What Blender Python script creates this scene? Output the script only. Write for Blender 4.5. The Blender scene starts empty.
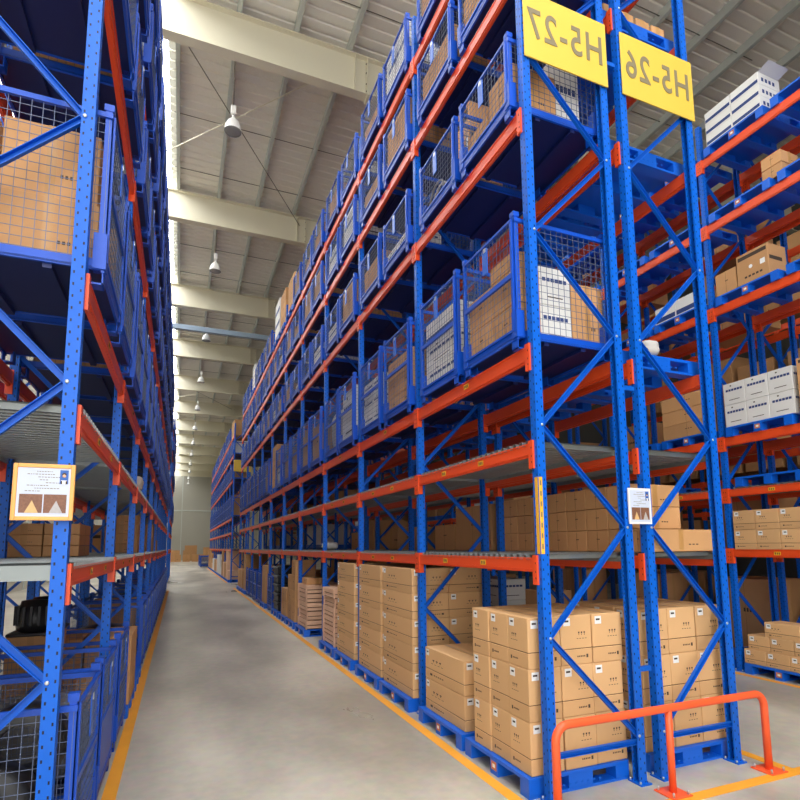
import bpy, math, random
from mathutils import Vector, Matrix
random.seed(7)
SC = bpy.context.scene
COL = SC.collection
sc = SC
sc.view_settings.view_transform = 'Standard'
sc.view_settings.look = 'None'
sc.view_settings.gamma = 1.0
sc.view_settings.use_curve_mapping = False
sc.view_settings.exposure = -0.06

# ------------------------------------------------------------------ materials
def lin(c):
    return tuple(((v/255.)/12.92 if v/255. <= .04045 else ((v/255.+.055)/1.055)**2.4) for v in c)
MATS = {}
def mat(name, rgb, rough=.5, metal=0., var=0., noise=0., nscale=6., emit=None, estr=0., spec=.5, alpha=None):
    if name in MATS: return MATS[name]
    m = bpy.data.materials.new(name); m.use_nodes = True
    nt = m.node_tree; b = nt.nodes['Principled BSDF']
    c = lin(rgb)
    b.inputs['Base Color'].default_value = (*c, 1)
    b.inputs['Roughness'].default_value = rough
    b.inputs['Metallic'].default_value = metal
    b.inputs['Specular IOR Level'].default_value = spec
    if emit:
        b.inputs['Emission Color'].default_value = (*lin(emit), 1)
        b.inputs['Emission Strength'].default_value = estr
    if alpha is not None: b.inputs['Alpha'].default_value = alpha
    if var or noise:
        hsv = nt.nodes.new('ShaderNodeHueSaturation'); hsv.inputs['Color'].default_value = (*c, 1)
        add = nt.nodes.new('ShaderNodeMath'); add.operation = 'ADD'; add.inputs[0].default_value = 1.0 - var/2 - noise/2
        cur = None
        if var:
            oi = nt.nodes.new('ShaderNodeObjectInfo'); mu = nt.nodes.new('ShaderNodeMath'); mu.operation = 'MULTIPLY'
            mu.inputs[1].default_value = var; nt.links.new(oi.outputs['Random'], mu.inputs[0]); cur = mu.outputs[0]
        if noise:
            tc = nt.nodes.new('ShaderNodeTexCoord'); no = nt.nodes.new('ShaderNodeTexNoise')
            no.inputs['Scale'].default_value = nscale; no.inputs['Detail'].default_value = 4
            nt.links.new(tc.outputs['Object'], no.inputs['Vector'])
            m2 = nt.nodes.new('ShaderNodeMath'); m2.operation = 'MULTIPLY'; m2.inputs[1].default_value = noise
            nt.links.new(no.outputs['Fac'], m2.inputs[0])
            if cur:
                a2 = nt.nodes.new('ShaderNodeMath'); a2.operation = 'ADD'
                nt.links.new(cur, a2.inputs[0]); nt.links.new(m2.outputs[0], a2.inputs[1]); cur = a2.outputs[0]
            else: cur = m2.outputs[0]
        nt.links.new(cur, add.inputs[1])
        nt.links.new(add.outputs[0], hsv.inputs['Value'])
        nt.links.new(hsv.outputs['Color'], b.inputs['Base Color'])
    MATS[name] = m
    return m
BLUE = mat('powder_coat_blue', (2, 96, 206), .42, spec=.35, noise=.12, nscale=3)
BRACE = mat('brace_blue', (3, 92, 198), .42, spec=.35, noise=.12, nscale=3)
CAGEB = mat('cage_blue', (3, 76, 190), .4, noise=.2, nscale=5)
WIRE = mat('cage_wire', (96, 108, 136), .4, metal=.2)
PANB = mat('cage_floor_blue', (8, 28, 88), .5, noise=.2)
PALB = mat('plastic_blue', (8, 98, 214), .42, var=.12)
ORANGE = mat('beam_orange', (234, 82, 36), .36, noise=.14, nscale=2)
BARR = mat('barrier_orange', (244, 96, 50), .42, noise=.12, nscale=4)
YELLOW = mat('sign_yellow', (222, 186, 70), .6)
STICK = mat('sticker_yellow', (240, 176, 40), .6, noise=.2, nscale=30)
GREY_T = mat('lettering_grey', (128, 116, 88), .7)
DARK = mat('dark_hole', (8, 12, 26), .8)
GALV = mat('galvanised_deck', (146, 152, 151), .36, metal=.55, noise=.25, nscale=4)
GALV2 = mat('galvanised_rail', (140, 147, 145), .4, metal=.4, noise=.15, nscale=6)
CARD = mat('cardboard', (218, 172, 120), .75, var=.16, noise=.08, nscale=4)
CARDL = mat('cardboard_lower', (211, 165, 114), .75, var=.16, noise=.08, nscale=4)
CARD2 = mat('cardboard_plain', (200, 150, 100), .78, var=.25, noise=.1, nscale=4)
TAPE = mat('packing_tape', (188, 140, 84), .3)
SEAM = mat('carton_seam', (62, 44, 28), .9)
INK = mat('ink_black', (70, 56, 46), .8)
WHITEC = mat('white_carton_board', (226, 224, 220), .6, var=.06)
BAND = mat('carton_band_navy', (40, 62, 120), .6)
LABEL = mat('label_white', (236, 236, 234), .5)
PAPER = mat('paper_white', (200, 208, 226), .5)
WOODF = mat('frame_orange_wood', (240, 176, 96), .5)
CRATE = mat('crate_wood', (232, 188, 156), .8, var=.12, noise=.2, nscale=8)
BLACK = mat('black_plastic', (26, 26, 28), .4)
SACK = mat('sack_white', (206, 202, 196), .6, noise=.3, nscale=14)
GREYP = mat('grey_parts', (120, 118, 116), .5, noise=.4, nscale=12)
STEEL = mat('bolt_steel', (200, 204, 206), .3, metal=.7)
GIRD = mat('girder_cream', (226, 220, 196), .55, noise=.05, nscale=.6)
PURL = mat('purlin_grey', (198, 204, 197), .5, noise=.08)
RODM = mat('rod_grey', (110, 104, 92), .6)
LAMPW = mat('lamp_white', (236, 236, 232), .35)
LAMPG = mat('lamp_glass', (150, 152, 150), .25)
WALLD = mat('wall_dark', (74, 72, 68), .85)
WALL = mat('wall_panel', (176, 174, 162), .8, noise=.06, nscale=.4)
WALLR = mat('wall_cream', (214, 210, 192), .8, noise=.06, nscale=.4)
PIPE = mat('pale_blue_pipe', (150, 170, 190), .4)
PH1 = mat('print_brown', (126, 84, 62), .5, noise=.9, nscale=90)
PH2 = mat('print_sand', (214, 176, 120), .5, noise=.3, nscale=60)
PH3 = mat('print_grey', (176, 172, 172), .5, noise=.3, nscale=60)
PBLUE = mat('portrait_blue', (44, 96, 176), .5)
SKIN = mat('portrait_skin', (222, 176, 146), .6)
REDM = mat('red_plastic', (190, 40, 40), .5)

def perforated():
    m = BLUE.copy(); m.name = 'perforated_upright_blue'
    nt = m.node_tree; b = nt.nodes['Principled BSDF']
    src = b.inputs['Base Color'].links[0].from_socket
    tc = nt.nodes.new('ShaderNodeTexCoord'); sp = nt.nodes.new('ShaderNodeSeparateXYZ')
    nt.links.new(tc.outputs['Object'], sp.inputs[0])
    def M(op, a, bb=None, c=None):
        n = nt.nodes.new('ShaderNodeMath'); n.operation = op
        for i, v in enumerate((a, bb, c)):
            if v is None: continue
            if isinstance(v, (int, float)): n.inputs[i].default_value = v
            else: nt.links.new(v, n.inputs[i])
        return n.outputs[0]
    def near(s, c, w): return M('LESS_THAN', M('ABSOLUTE', M('SUBTRACT', M('ABSOLUTE', s), c)), w)
    hx = near(sp.outputs['X'], .021, .0048); hy = near(sp.outputs['Y'], .021, .0048)
    sgx = M('GREATER_THAN', sp.outputs['X'], 0); sgy = M('GREATER_THAN', sp.outputs['Y'], 0)
    def rows(sg):
        z = M('ADD', sp.outputs['Z'], M('MULTIPLY', sg, .038))
        return M('LESS_THAN', M('FRACT', M('DIVIDE', z, .076)), .24)
    hole = M('MAXIMUM', M('MULTIPLY', hx, rows(sgx)), M('MULTIPLY', hy, rows(sgy)))
    mx = nt.nodes.new('ShaderNodeMix'); mx.data_type = 'RGBA'
    nt.links.new(hole, mx.inputs['Factor']); nt.links.new(src, mx.inputs['A']); mx.inputs['B'].default_value = (.003, .006, .02, 1)
    nt.links.new(mx.outputs['Result'], b.inputs['Base Color'])
    MATS['perf'] = m
    return m
PERF = perforated()

def floor_material():
    m = bpy.data.materials.new('polished_concrete'); m.use_nodes = True
    nt = m.node_tree; b = nt.nodes['Principled BSDF']; tc = nt.nodes.new('ShaderNodeTexCoord')
    n1 = nt.nodes.new('ShaderNodeTexNoise'); n1.inputs['Scale'].default_value = .55; n1.inputs['Detail'].default_value = 6
    mp = nt.nodes.new('ShaderNodeMapping'); mp.inputs['Scale'].default_value = (1, .45, 1)
    nt.links.new(tc.outputs['Object'], mp.inputs[0]); nt.links.new(mp.outputs[0], n1.inputs['Vector'])
    cr = nt.nodes.new('ShaderNodeValToRGB')
    cr.color_ramp.elements[0].position = .37; cr.color_ramp.elements[0].color = (*lin((160, 151, 132)), 1)
    cr.color_ramp.elements[1].position = .63; cr.color_ramp.elements[1].color = (*lin((214, 204, 182)), 1)
    nt.links.new(n1.outputs['Fac'], cr.inputs[0])
    n2 = nt.nodes.new('ShaderNodeTexNoise'); n2.inputs['Scale'].default_value = 9; n2.inputs['Detail'].default_value = 5
    nt.links.new(tc.outputs['Object'], n2.inputs['Vector'])
    mx = nt.nodes.new('ShaderNodeMix'); mx.data_type = 'RGBA'; mx.blend_type = 'OVERLAY'; mx.inputs['Factor'].default_value = .25
    nt.links.new(cr.outputs[0], mx.inputs['A']); nt.links.new(n2.outputs['Color'], mx.inputs['B'])
    hs = nt.nodes.new('ShaderNodeHueSaturation'); hs.inputs['Saturation'].default_value = .75
    nt.links.new(mx.outputs['Result'], hs.inputs['Color'])
    nt.links.new(hs.outputs[0], b.inputs['Base Color'])
    b.inputs['Roughness'].default_value = .38
    mr = nt.nodes.new('ShaderNodeMapRange'); mr.inputs['To Min'].default_value = .2; mr.inputs['To Max'].default_value = .42
    nt.links.new(n1.outputs['Fac'], mr.inputs[0]); nt.links.new(mr.outputs[0], b.inputs['Roughness'])
    return m
FLOOR = floor_material()
CEIL = mat('roof_sheet', (240, 236, 224), .7, noise=.08, nscale=.5)
SKYL = mat('skylight_panel', (240, 246, 250), .6, emit=(252, 252, 255), estr=10.0)

SKYL2 = mat('added_skylight_dim', (230, 234, 236), .6, emit=(250, 250, 252), estr=4.0)  # weaker glow for the added left strip, turned down to soften its light
# ------------------------------------------------------------------ mesh builder
class MB:
    def __init__(s): s.v = []; s.f = []; s.m = []; s.mats = []; s.smooth = []
    def mi(s, m):
        if m not in s.mats: s.mats.append(m)
        return s.mats.index(m)
    def face(s, idx, m, sm=False): s.f.append(tuple(idx)); s.m.append(s.mi(m)); s.smooth.append(sm)
    def box(s, a, b, m):
        (x0, y0, z0), (x1, y1, z1) = a, b
        n = len(s.v)
        s.v += [(x0,y0,z0),(x1,y0,z0),(x1,y1,z0),(x0,y1,z0),(x0,y0,z1),(x1,y0,z1),(x1,y1,z1),(x0,y1,z1)]
        for q in ((3,2,1,0),(4,5,6,7),(0,1,5,4),(1,2,6,5),(2,3,7,6),(3,0,4,7)): s.face([n+i for i in q], m)
        return s
    def cbox(s, c, d, m): return s.box([c[i]-d[i]/2 for i in range(3)], [c[i]+d[i]/2 for i in range(3)], m)
    def bev(s, a, b, m, r=.006):
        # box with small chamfers on all edges
        (x0,y0,z0),(x1,y1,z1) = a, b
        n = len(s.v); pts = []
        import itertools
        idx = {}
        for sx, sy, sz in itertools.product((0,1), repeat=3):
            cx, cy, cz = (x0,x1)[sx], (y0,y1)[sy], (z0,z1)[sz]
            dx, dy, dz = (r,-r)[sx], (r,-r)[sy], (r,-r)[sz]
            idx[(sx,sy,sz,'x')] = len(s.v); s.v.append((cx, cy+dy, cz+dz))
            idx[(sx,sy,sz,'y')] = len(s.v); s.v.append((cx+dx, cy, cz+dz))
            idx[(sx,sy,sz,'z')] = len(s.v); s.v.append((cx+dx, cy+dy, cz))
        I = idx
        def q(l, flip): s.face(l[::-1] if flip else l, m)
        for k in (0,1):
            q([I[(k,0,0,'x')],I[(k,1,0,'x')],I[(k,1,1,'x')],I[(k,0,1,'x')]], k==0)
            q([I[(0,k,0,'y')],I[(0,k,1,'y')],I[(1,k,1,'y')],I[(1,k,0,'y')]], k==0)
            q([I[(0,0,k,'z')],I[(1,0,k,'z')],I[(1,1,k,'z')],I[(0,1,k,'z')]], k==0)
        for a_ in (0,1):
            for b_ in (0,1):
                s.face([I[(a_,b_,0,'x')],I[(a_,b_,1,'x')],I[(a_,b_,1,'y')],I[(a_,b_,0,'y')]][::(1 if a_!=b_ else -1)], m)
                s.face([I[(a_,0,b_,'x')],I[(a_,0,b_,'z')],I[(a_,1,b_,'z')],I[(a_,1,b_,'x')]][::(1 if a_!=b_ else -1)], m)
                s.face([I[(0,a_,b_,'y')],I[(1,a_,b_,'y')],I[(1,a_,b_,'z')],I[(0,a_,b_,'z')]][::(1 if a_!=b_ else -1)], m)
        for sx, sy, sz in itertools.product((0,1), repeat=3):
            t = [I[(sx,sy,sz,c)] for c in 'xyz']
            s.face(t if (sx+sy+sz) % 2 else t[::-1], m)
        return s
    def ext(s, prof, p0, p1, up, m, close=True, cap=True):
        """extrude a 2D profile (u along 'side', v along up) from p0 to p1"""
        p0 = Vector(p0); p1 = Vector(p1); d = (p1-p0).normalized(); up = Vector(up)
        side = d.cross(up).normalized(); up2 = side.cross(d).normalized()
        n = len(s.v); k = len(prof)
        for p in (p0, p1):
            for (a, b) in prof: s.v.append(tuple(p+side*a+up2*b))
        for i in range(k if close else k-1):
            j = (i+1) % k; s.face([n+i, n+j, n+k+j, n+k+i], m)
        if cap: s.face([n+i for i in range(k)][::-1], m); s.face([n+k+i for i in range(k)], m)
        return s
    def bar(s, p0, p1, w, h, m, up=(0,0,1)):
        return s.ext([(-w/2,-h/2),(w/2,-h/2),(w/2,h/2),(-w/2,h/2)], p0, p1, up, m)
    def chan(s, p0, p1, w, h, t, m, up=(0,0,1)):
        # C channel, open towards +up
        return s.ext([(-w/2,0),(w/2,0),(w/2,h),(w/2-t,h),(w/2-t,t),(-w/2+t,t),(-w/2+t,h),(-w/2,h)], p0, p1, up, m)
    def tube(s, pts, r, m, seg=10, cap=True):
        pts = [Vector(p) for p in pts]; n0 = len(s.v); prev = None
        for i, p in enumerate(pts):
            d = (pts[min(i+1,len(pts)-1)]-pts[max(i-1,0)]).normalized()
            if prev is None:
                a = Vector((0,0,1)) if abs(d.z) < .9 else Vector((1,0,0))
                u = d.cross(a).normalized()
            else: u = (prev - d*prev.dot(d)).normalized()
            prev = u; w = d.cross(u)
            for k in range(seg):
                t = 2*math.pi*k/seg; s.v.append(tuple(p+(u*math.cos(t)+w*math.sin(t))*r))
        for i in range(len(pts)-1):
            for k in range(seg):
                a = n0+i*seg+k; b = n0+i*seg+(k+1) % seg
                s.face([a, b, b+seg, a+seg], m, True)
        if cap:
            s.face([n0+k for k in range(seg)][::-1], m); e = n0+(len(pts)-1)*seg; s.face([e+k for k in range(seg)], m)
        return s
    def lathe(s, prof, c, m, seg=20, axis='z', caps=True):
        n0 = len(s.v)
        for (r, z) in prof:
            for k in range(seg):
                t = 2*math.pi*k/seg; a, b = r*math.cos(t), r*math.sin(t)
                s.v.append((c[0]+a, c[1]+b, c[2]+z) if axis == 'z' else ((c[0]+z, c[1]+a, c[2]+b) if axis == 'x' else (c[0]+a, c[1]+z, c[2]+b)))
        for i in range(len(prof)-1):
            for k in range(seg):
                a = n0+i*seg+k; b = n0+i*seg+(k+1) % seg
                s.face([a, b, b+seg, a+seg], m, True)
        if caps:
            s.face([n0+k for k in range(seg)][::-1], m); e = n0+(len(prof)-1)*seg; s.face([e+k for k in range(seg)], m)
        return s
    def mesh(s, name):
        me = bpy.data.meshes.new(name); me.from_pydata(s.v, [], s.f)
        for m in s.mats: me.materials.append(m)
        me.polygons.foreach_set('material_index', s.m)
        me.polygons.foreach_set('use_smooth', s.smooth)
        me.update()
        return me
def link(name, me, parent=None, loc=(0,0,0), rz=0.):
    o = bpy.data.objects.new(name, me); COL.objects.link(o)
    if parent is not None: o.parent = parent
    o.location = loc
    if rz: o.rotation_euler = (0, 0, rz)
    return o
def tag(o, label=None, cat=None, group=None, kind=None):
    if label: o['label'] = label
    if cat: o['category'] = cat
    if group: o['group'] = group
    if kind: o['kind'] = kind
    return o
def copy_tree(root, parent=None):
    c = root.copy(); COL.objects.link(c); c.parent = parent
    for ch in KIDS.get(root.name, []):
        copy_tree(ch, c)
    return c
KIDS = {}
def kid(name, me, parent, loc=(0,0,0), rz=0.):
    o = link(name, me, parent, loc, rz); KIDS.setdefault(parent.name, []).append(o); return o
ORD = ['first','second','third','fourth','fifth','sixth','seventh','eighth','ninth','tenth','eleventh','twelfth','thirteenth']

# ------------------------------------------------------------------ layout constants (metres)
Y0, BAY = 3.69, 2.4
LV = [0, 1.85, 2.79, 3.62, 5.79, 7.24, 8.43]
DEP = .976
XA, XB, XC, XD, XZ, XY = 2.652, 4.75, 8.0, 10.1, -.588, -2.69
TOP = 9.1

# ------------------------------------------------------------------ setting
m = MB(); m.box((-9, -9, -.2), (22, 96, 0), FLOOR); tag(link('floor', m.mesh('floor')), kind='structure')
def line(x0, y0, x1, y1):
    m = MB(); m.box((x0, y0, .0002), (x1, y1, .0035), LINE); tag(link('floor_marking', m.mesh('floor_marking')), kind='structure')
LINE = mat('floor_line_orange', (250, 170, 48), .55, noise=.25, nscale=3)
line(-.50, -4, -.395, 27.9)
line(2.42, 3.27, 2.52, 27.9)
line(2.52, 3.27, 4.90, 3.375)
line(4.90, 3.27, 5.0, 27.9); line(5.0, 3.27, 7.8, 3.375)
line(7.80, -4, 7.90, 27.9)
line(2.42, 32.4, 2.52, 57)
# ribbed roof sheet, ribs running across the hall
def rib_sheet(x0, x1, ya, yb, z, mt, period=.3):
    m = MB(); n = int((yb-ya)/period); prof = []
    for i in range(n):
        y = ya+i*period
        prof += [(y, z), (y+period*.72, z), (y+period*.78, z+.035), (y+period*.94, z+.035)]
    prof.append((ya+n*period, z))
    for (y, zz) in prof: m.v += [(x0, y, zz), (x1, y, zz)]
    for i in range(len(prof)-1): m.face([2*i, 2*i+1, 2*i+3, 2*i+2][::-1], mt)
    return m
ZR = 14.25
tag(link('ceiling', rib_sheet(-.72, 5.9, 2.1, 95, ZR, CEIL).mesh('ceiling')), kind='structure')
tag(link('added_skylight_near', rib_sheet(.6, 4.4, -9, 2.1, ZR, SKYL).mesh('skylight')), kind='structure')  # glowing strip added out of view to brighten the near floor and its bounce
tag(link('ceiling', rib_sheet(4.4, 5.9, -9, 2.1, ZR, CEIL).mesh('ceiling')), kind='structure')
tag(link('ceiling', rib_sheet(-.72, .6, -9, 2.1, ZR, CEIL).mesh('ceiling')), kind='structure')
tag(link('added_skylight_left', rib_sheet(-6.8, -4.5, -9, 95, ZR, SKYL2).mesh('skylight')), kind='structure')  # glowing strip added out of view to light the left wall and floor
tag(link('ceiling', rib_sheet(7.1, 22, -9, 95, ZR, CEIL).mesh('ceiling')), kind='structure')
tag(link('ceiling', rib_sheet(-4.5, -1.82, -9, 95, ZR, CEIL).mesh('ceiling')), kind='structure')
tag(link('window_1', rib_sheet(-1.82, -.72, -9, 95, ZR, SKYL).mesh('skylight')), kind='structure')
tag(link('ceiling', rib_sheet(5.9, 7.1, -9, 95, ZR, CEIL).mesh('ceiling')), kind='structure')
for i, x in enumerate([-4.4, -3.1, -1.86, -.5, .8, 2.1, 3.4, 4.7, 6.0, 7.3, 8.6, 9.9, 11.2, 12.5, 13.8, 15.1, 16.4]):
    m = MB(); t = .012
    m.ext([(-.05,0),(.05,0),(.05,.03),(.038,.03),(.038,.012),(-.038,.012),(-.038,.21),(.05,.21),(.05,.225),(-.05,.225)], (x, -9, ZR-.23), (x, 95, ZR-.23), (0,0,1), PURL)
    tag(link('ceiling_purlin', m.mesh('purlin')), kind='structure')
GY = [4.55+7.2*k for k in range(-1, 13)]
for y in GY:
    m = MB(); zb = 13.0; zt = ZR-.235
    m.box((-8.9, y-.13, zb), (22, y+.13, zb+.025), GIRD)
    m.box((-8.9, y-.13, zt-.025), (22, y+.13, zt), GIRD)
    m.box((-8.9, y-.01, zb+.02), (22, y+.01, zt-.02), GIRD)
    for x in (3.55, 3.85, -2.2, 9.5, 15.5): m.box((x-.008, y-.12, zb+.02), (x+.008, y+.12, zt-.02), GIRD)
    m.box((3.85, y-.135, zb-.08), (3.87, y+.135, zt), GIRD)
    for z in (13.1, 13.3, 13.6, 13.85): m.lathe([(.02,-.012),(.02,.0)], (3.84, y-.08, z), INK, 8, 'x')
    tag(link('ceiling_beam', m.mesh('girder')), kind='structure')
# tie rods across the purlins
for y in [1.0+2.4*k for k in range(0, 24)]:
    if any(abs(y-g) < .35 for g in GY): continue
    m = MB(); m.tube([(-.6, y, ZR-.12), (13, y, ZR-.12)], .011, RODM, 5)
    tag(link('ceiling_rod', m.mesh('tie_rod')), kind='structure')
for k, y in enumerate(GY[2:3]+GY[6:7]):
    m = MB(); m.tube([(-.6, y+.2, 13.6), (3.6, y+7.0, 13.6)], .014, RODM, 5)
    m.tube([(3.0, y+.2, 13.55), (-.8, y+4.6, 13.55)], .014, GIRD, 5)
    tag(link('ceiling_rod', m.mesh('cross_rod')), kind='structure')
# walls
m = MB(); m.box((-9, 95, 0), (22, 95.3, 15), WALL); m.box((-9, 94.9, 7.8), (22, 95.01, 8.0), PURL)
for x in range(-6, 22, 6): m.box((x, 94.93, 0), (x+.12, 95.01, 14), PURL)
tag(link('wall_back', m.mesh('wall_back')), kind='structure')
m = MB(); m.box((-7.3, -9, 0), (-7.0, 95, 15), WALLR)
for y in range(-4, 90, 4): m.box((-7.01, y, 0), (-6.95, y+.1, 14), PURL)
tag(link('wall_left', m.mesh('wall_left')), kind='structure')
m = MB(); m.box((20, -9, 0), (20.3, 95, 15), WALLD); tag(link('wall_right', m.mesh('wall_right')), kind='structure')
m = MB(); m.box((4.2, -9.3, 0), (22, -9.0, 15), WALLD); tag(link('daylight_block_wall', m.mesh('daylight_block_wall')), kind='structure')  # unseen wall added to keep daylight out of the right-hand aisles
# pale service pipe below the girders
m = MB(); m.box((-1, 26.3, 12.0), (4.2, 26.5, 12.22), PIPE); tag(link('ceiling_duct', m.mesh('duct')), kind='structure')

# pendant lamps
def lamp_meshes():
    a = MB(); a.lathe([(.045,.0),(.06,.03),(.12,.09),(.175,.2),(.20,.31),(.205,.33),(.19,.33),(.165,.2),(.11,.1),(.03,.03)][::-1], (0,0,-.33), LAMPW, 24, caps=False)
    # profile given top-down: flip
    a = MB(); a.lathe([(.205,-.36),(.20,-.33),(.18,-.22),(.13,-.10),(.06,-.03),(.045,0)], (0,0,0), LAMPW, 24, caps=False)
    g = MB(); g.lathe([(.001,-.375),(.12,-.37),(.198,-.355),(.198,-.345)], (0,0,0), LAMPG, 24, caps=False)
    b = MB(); b.lathe([(.035,-.01),(.035,.09)], (0,0,0), LAMPW, 14)
    b.bev((-.06,-.06,.08),(.06,.06,.30), LAMPW, .01)
    c = MB(); c.tube([(0,0,.29),(0,0,1.82)], .012, RODM, 6)
    c.box((-.05,-.03,1.78),(.05,.03,1.83), RODM)
    return a.mesh('lamp_shade'), g.mesh('lamp_lens'), b.mesh('ballast'), c.mesh('lamp_rod')
LM = lamp_meshes()
for k in range(12):
    y = 12.75+7.2*k
    e = link('pendant_lamp', None, loc=(.8, y-.1, 12.2))
    tag(e, 'white bell pendant lamp above the main aisle, %s from the near end' % ORD[k], 'lamp', 'pendant lamps above the main aisle')
    for nm, me in zip(('lamp_shade','lens','ballast','suspension_rod'), LM): kid(nm, me, e)

# ------------------------------------------------------------------ racks
def upright_mesh(h):
    m = MB(); w = .038; t = .006
    # channel whose web looks out to the aisle (-x local), open to the inside
    prof = [(-w,-w),(w,-w),(w,-w+t),(w,w),(w-.016,w),(w-.016,w-t),(w-t,w-t),(w-t,-w+t),(-w+t,-w+t),(-w+t,w-t),(-w+.016,w-t),(-w+.016,w),(-w,w)]
    m.ext([(a, b) for a, b in prof], (0,0,0), (0,0,h), (1,0,0), PERF)
    return m.mesh('upright')
def plate_mesh():
    m = MB(); m.box((-.055,-.075,.0),(.06,.075,.012), BLUE)
    for sx in (-1,1):
        for sy in (-1,1): m.lathe([(.009,0),(.009,.02)], (.004+sx*.045, sy*.056, .011), STEEL, 8)
    return m.mesh('base_plate')
PLATE = plate_mesh()
def brace_mesh(dx, dz):
    m = MB(); m.chan((0,0,0), (dx,0,dz), .042, .03, .004, BRACE, up=(0,-1,0))
    return m.mesh('brace')
def bolt_mesh():
    m = MB(); m.lathe([(.006,-.008),(.012,-.006),(.012,.0)], (0,0,0), STEEL, 8, 'y'); return m.mesh('bolt')
UPM = {}
def um(h):
    if h not in UPM: UPM[h] = upright_mesh(h)
    return UPM[h]
BRM = {}
def bm_(dx, dz):
    k = (round(dx,3), round(dz,3))
    if k not in BRM: BRM[k] = brace_mesh(dx, dz)
    return BRM[k]
def beam_mesh(s, h, conn, lab=False):
    """beam spanning one bay; local origin = left (near) upright centre at aisle face, level top z=0; s=+1 depth goes +x"""
    m = MB(); L = BAY; y0, y1 = .047, L-.047
    xa, xb = sorted((0*s, .045*s)); xs = sorted((.004*s, .03*s))
    m.box((xa, y0, -h+.018), (xb, y1, 0), ORANGE)
    m.box((xs[0], y0, -h), (xs[1], y1, -h+.018), ORANGE)
    xc = sorted((-.006*s, 0))
    m.box((xc[0], y0, -.012), (xc[1], y1, 0), ORANGE); m.box((xc[0], y0, -h+.018), (xc[1], y1, -h+.028), ORANGE)
    if conn:
        connector(m, s, 0); connector(m, s, 1)
    return m.mesh('beam')
def connector(m, s, e, loc=False):
    y = (0 if not e else BAY) if not loc else 0
    d = 1 if e == 0 else -1
    a = sorted((y+.002*d, y+.06*d)); x = sorted((-.011*s, .0085*s))
    m.box((x[0], a[0], -.215), (x[1], a[1], .02), ORANGE)
    b = sorted((y+.048*d, y+.056*d)); x2 = sorted((-.006*s, .05*s))
    m.box((x2[0], b[0], -.215), (x2[1], b[1], .02), ORANGE)
    for z in (-.17, -.12, -.05): m.box((x[0]-.0015 if s>0 else x[1], y+.018*d-.004, z), (x[0] if s>0 else x[1]+.0015, y+.018*d+.004, z+.014), DARK)
BMM = {}
def beamm(s, h, conn):
    if (s,h,conn) not in BMM: BMM[(s,h,conn)] = beam_mesh(s, h, conn)
    return BMM[(s,h,conn)]
CNM = {}
def connm(s, e):
    if (s,e) not in CNM:
        m = MB(); connector(m, s, e, True); CNM[(s,e)] = m.mesh('connector')
    return CNM[(s,e)]
def deck_mesh():
    m = MB(); prof = []; y = .06; per = .095
    n = int((BAY-.12)/per)
    for i in range(n):
        a = .06+i*per
        prof += [(a, .026), (a+per*.4, .026), (a+per*.5, -.012), (a+per*.9, -.012)]
    prof.append((.06+n*per, .026))
    k = len(prof); x0, x1 = -.008, DEP+.008
    for (yy, z) in prof: m.v += [(x0, yy, z), (x1, yy, z)]
    for (yy, z) in prof: m.v += [(x0, yy, z-.003), (x1, yy, z-.003)]
    o = 2*k
    for i in range(k-1):
        m.face([2*i, 2*i+1, 2*i+3, 2*i+2], GALV); m.face([o+2*i, o+2*i+2, o+2*i+3, o+2*i+1], GALV)
        m.face([2*i, 2*i+2, o+2*i+2, o+2*i], GALV); m.face([2*i+1, o+2*i+1, o+2*i+3, 2*i+3], GALV)
    # front and back folded edges and end rails
    for x in (.05, DEP-.06): m.box((x, .05, -.05), (x+.012, BAY-.05, .0), GALV)
    return m.mesh('deck')
DECK = deck_mesh()
def rail_mesh():
    m = MB(); m.box((.05, .05, -.075), (DEP-.05, .062, -.02), GALV2); m.box((.0, .05, -.02), (DEP, .075, .012), GALV2)
    return m.mesh('deck_rail')
RAILM = rail_mesh()
def sticker_mesh(s):
    m = MB(); x = sorted((-.0075*s, -.0062*s)); m.box((x[0], -.05, -.08), (x[1], .05, -.03), STICK)
    for i in range(3): m.box((x[0]-.001 if s > 0 else x[1], -.035+i*.027, -.07), (x[0] if s > 0 else x[1]+.001, -.02+i*.027, -.042), INK)
    return m.mesh('bay_label')
def strip_mesh(s):
    m = MB(); x = sorted((-.0395*s, -.0382*s)); m.box((x[0], -.028, 0), (x[1], .012, .62), STICK)
    m.box((-.036, -.0395, 0), (-.002, -.0382, .62), STICK)
    for i in range(7): m.box((-.026, -.0402, .04+i*.085), (-.012, -.0394, .08+i*.085), GREY_T)
    return m.mesh('height_strip')

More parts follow.
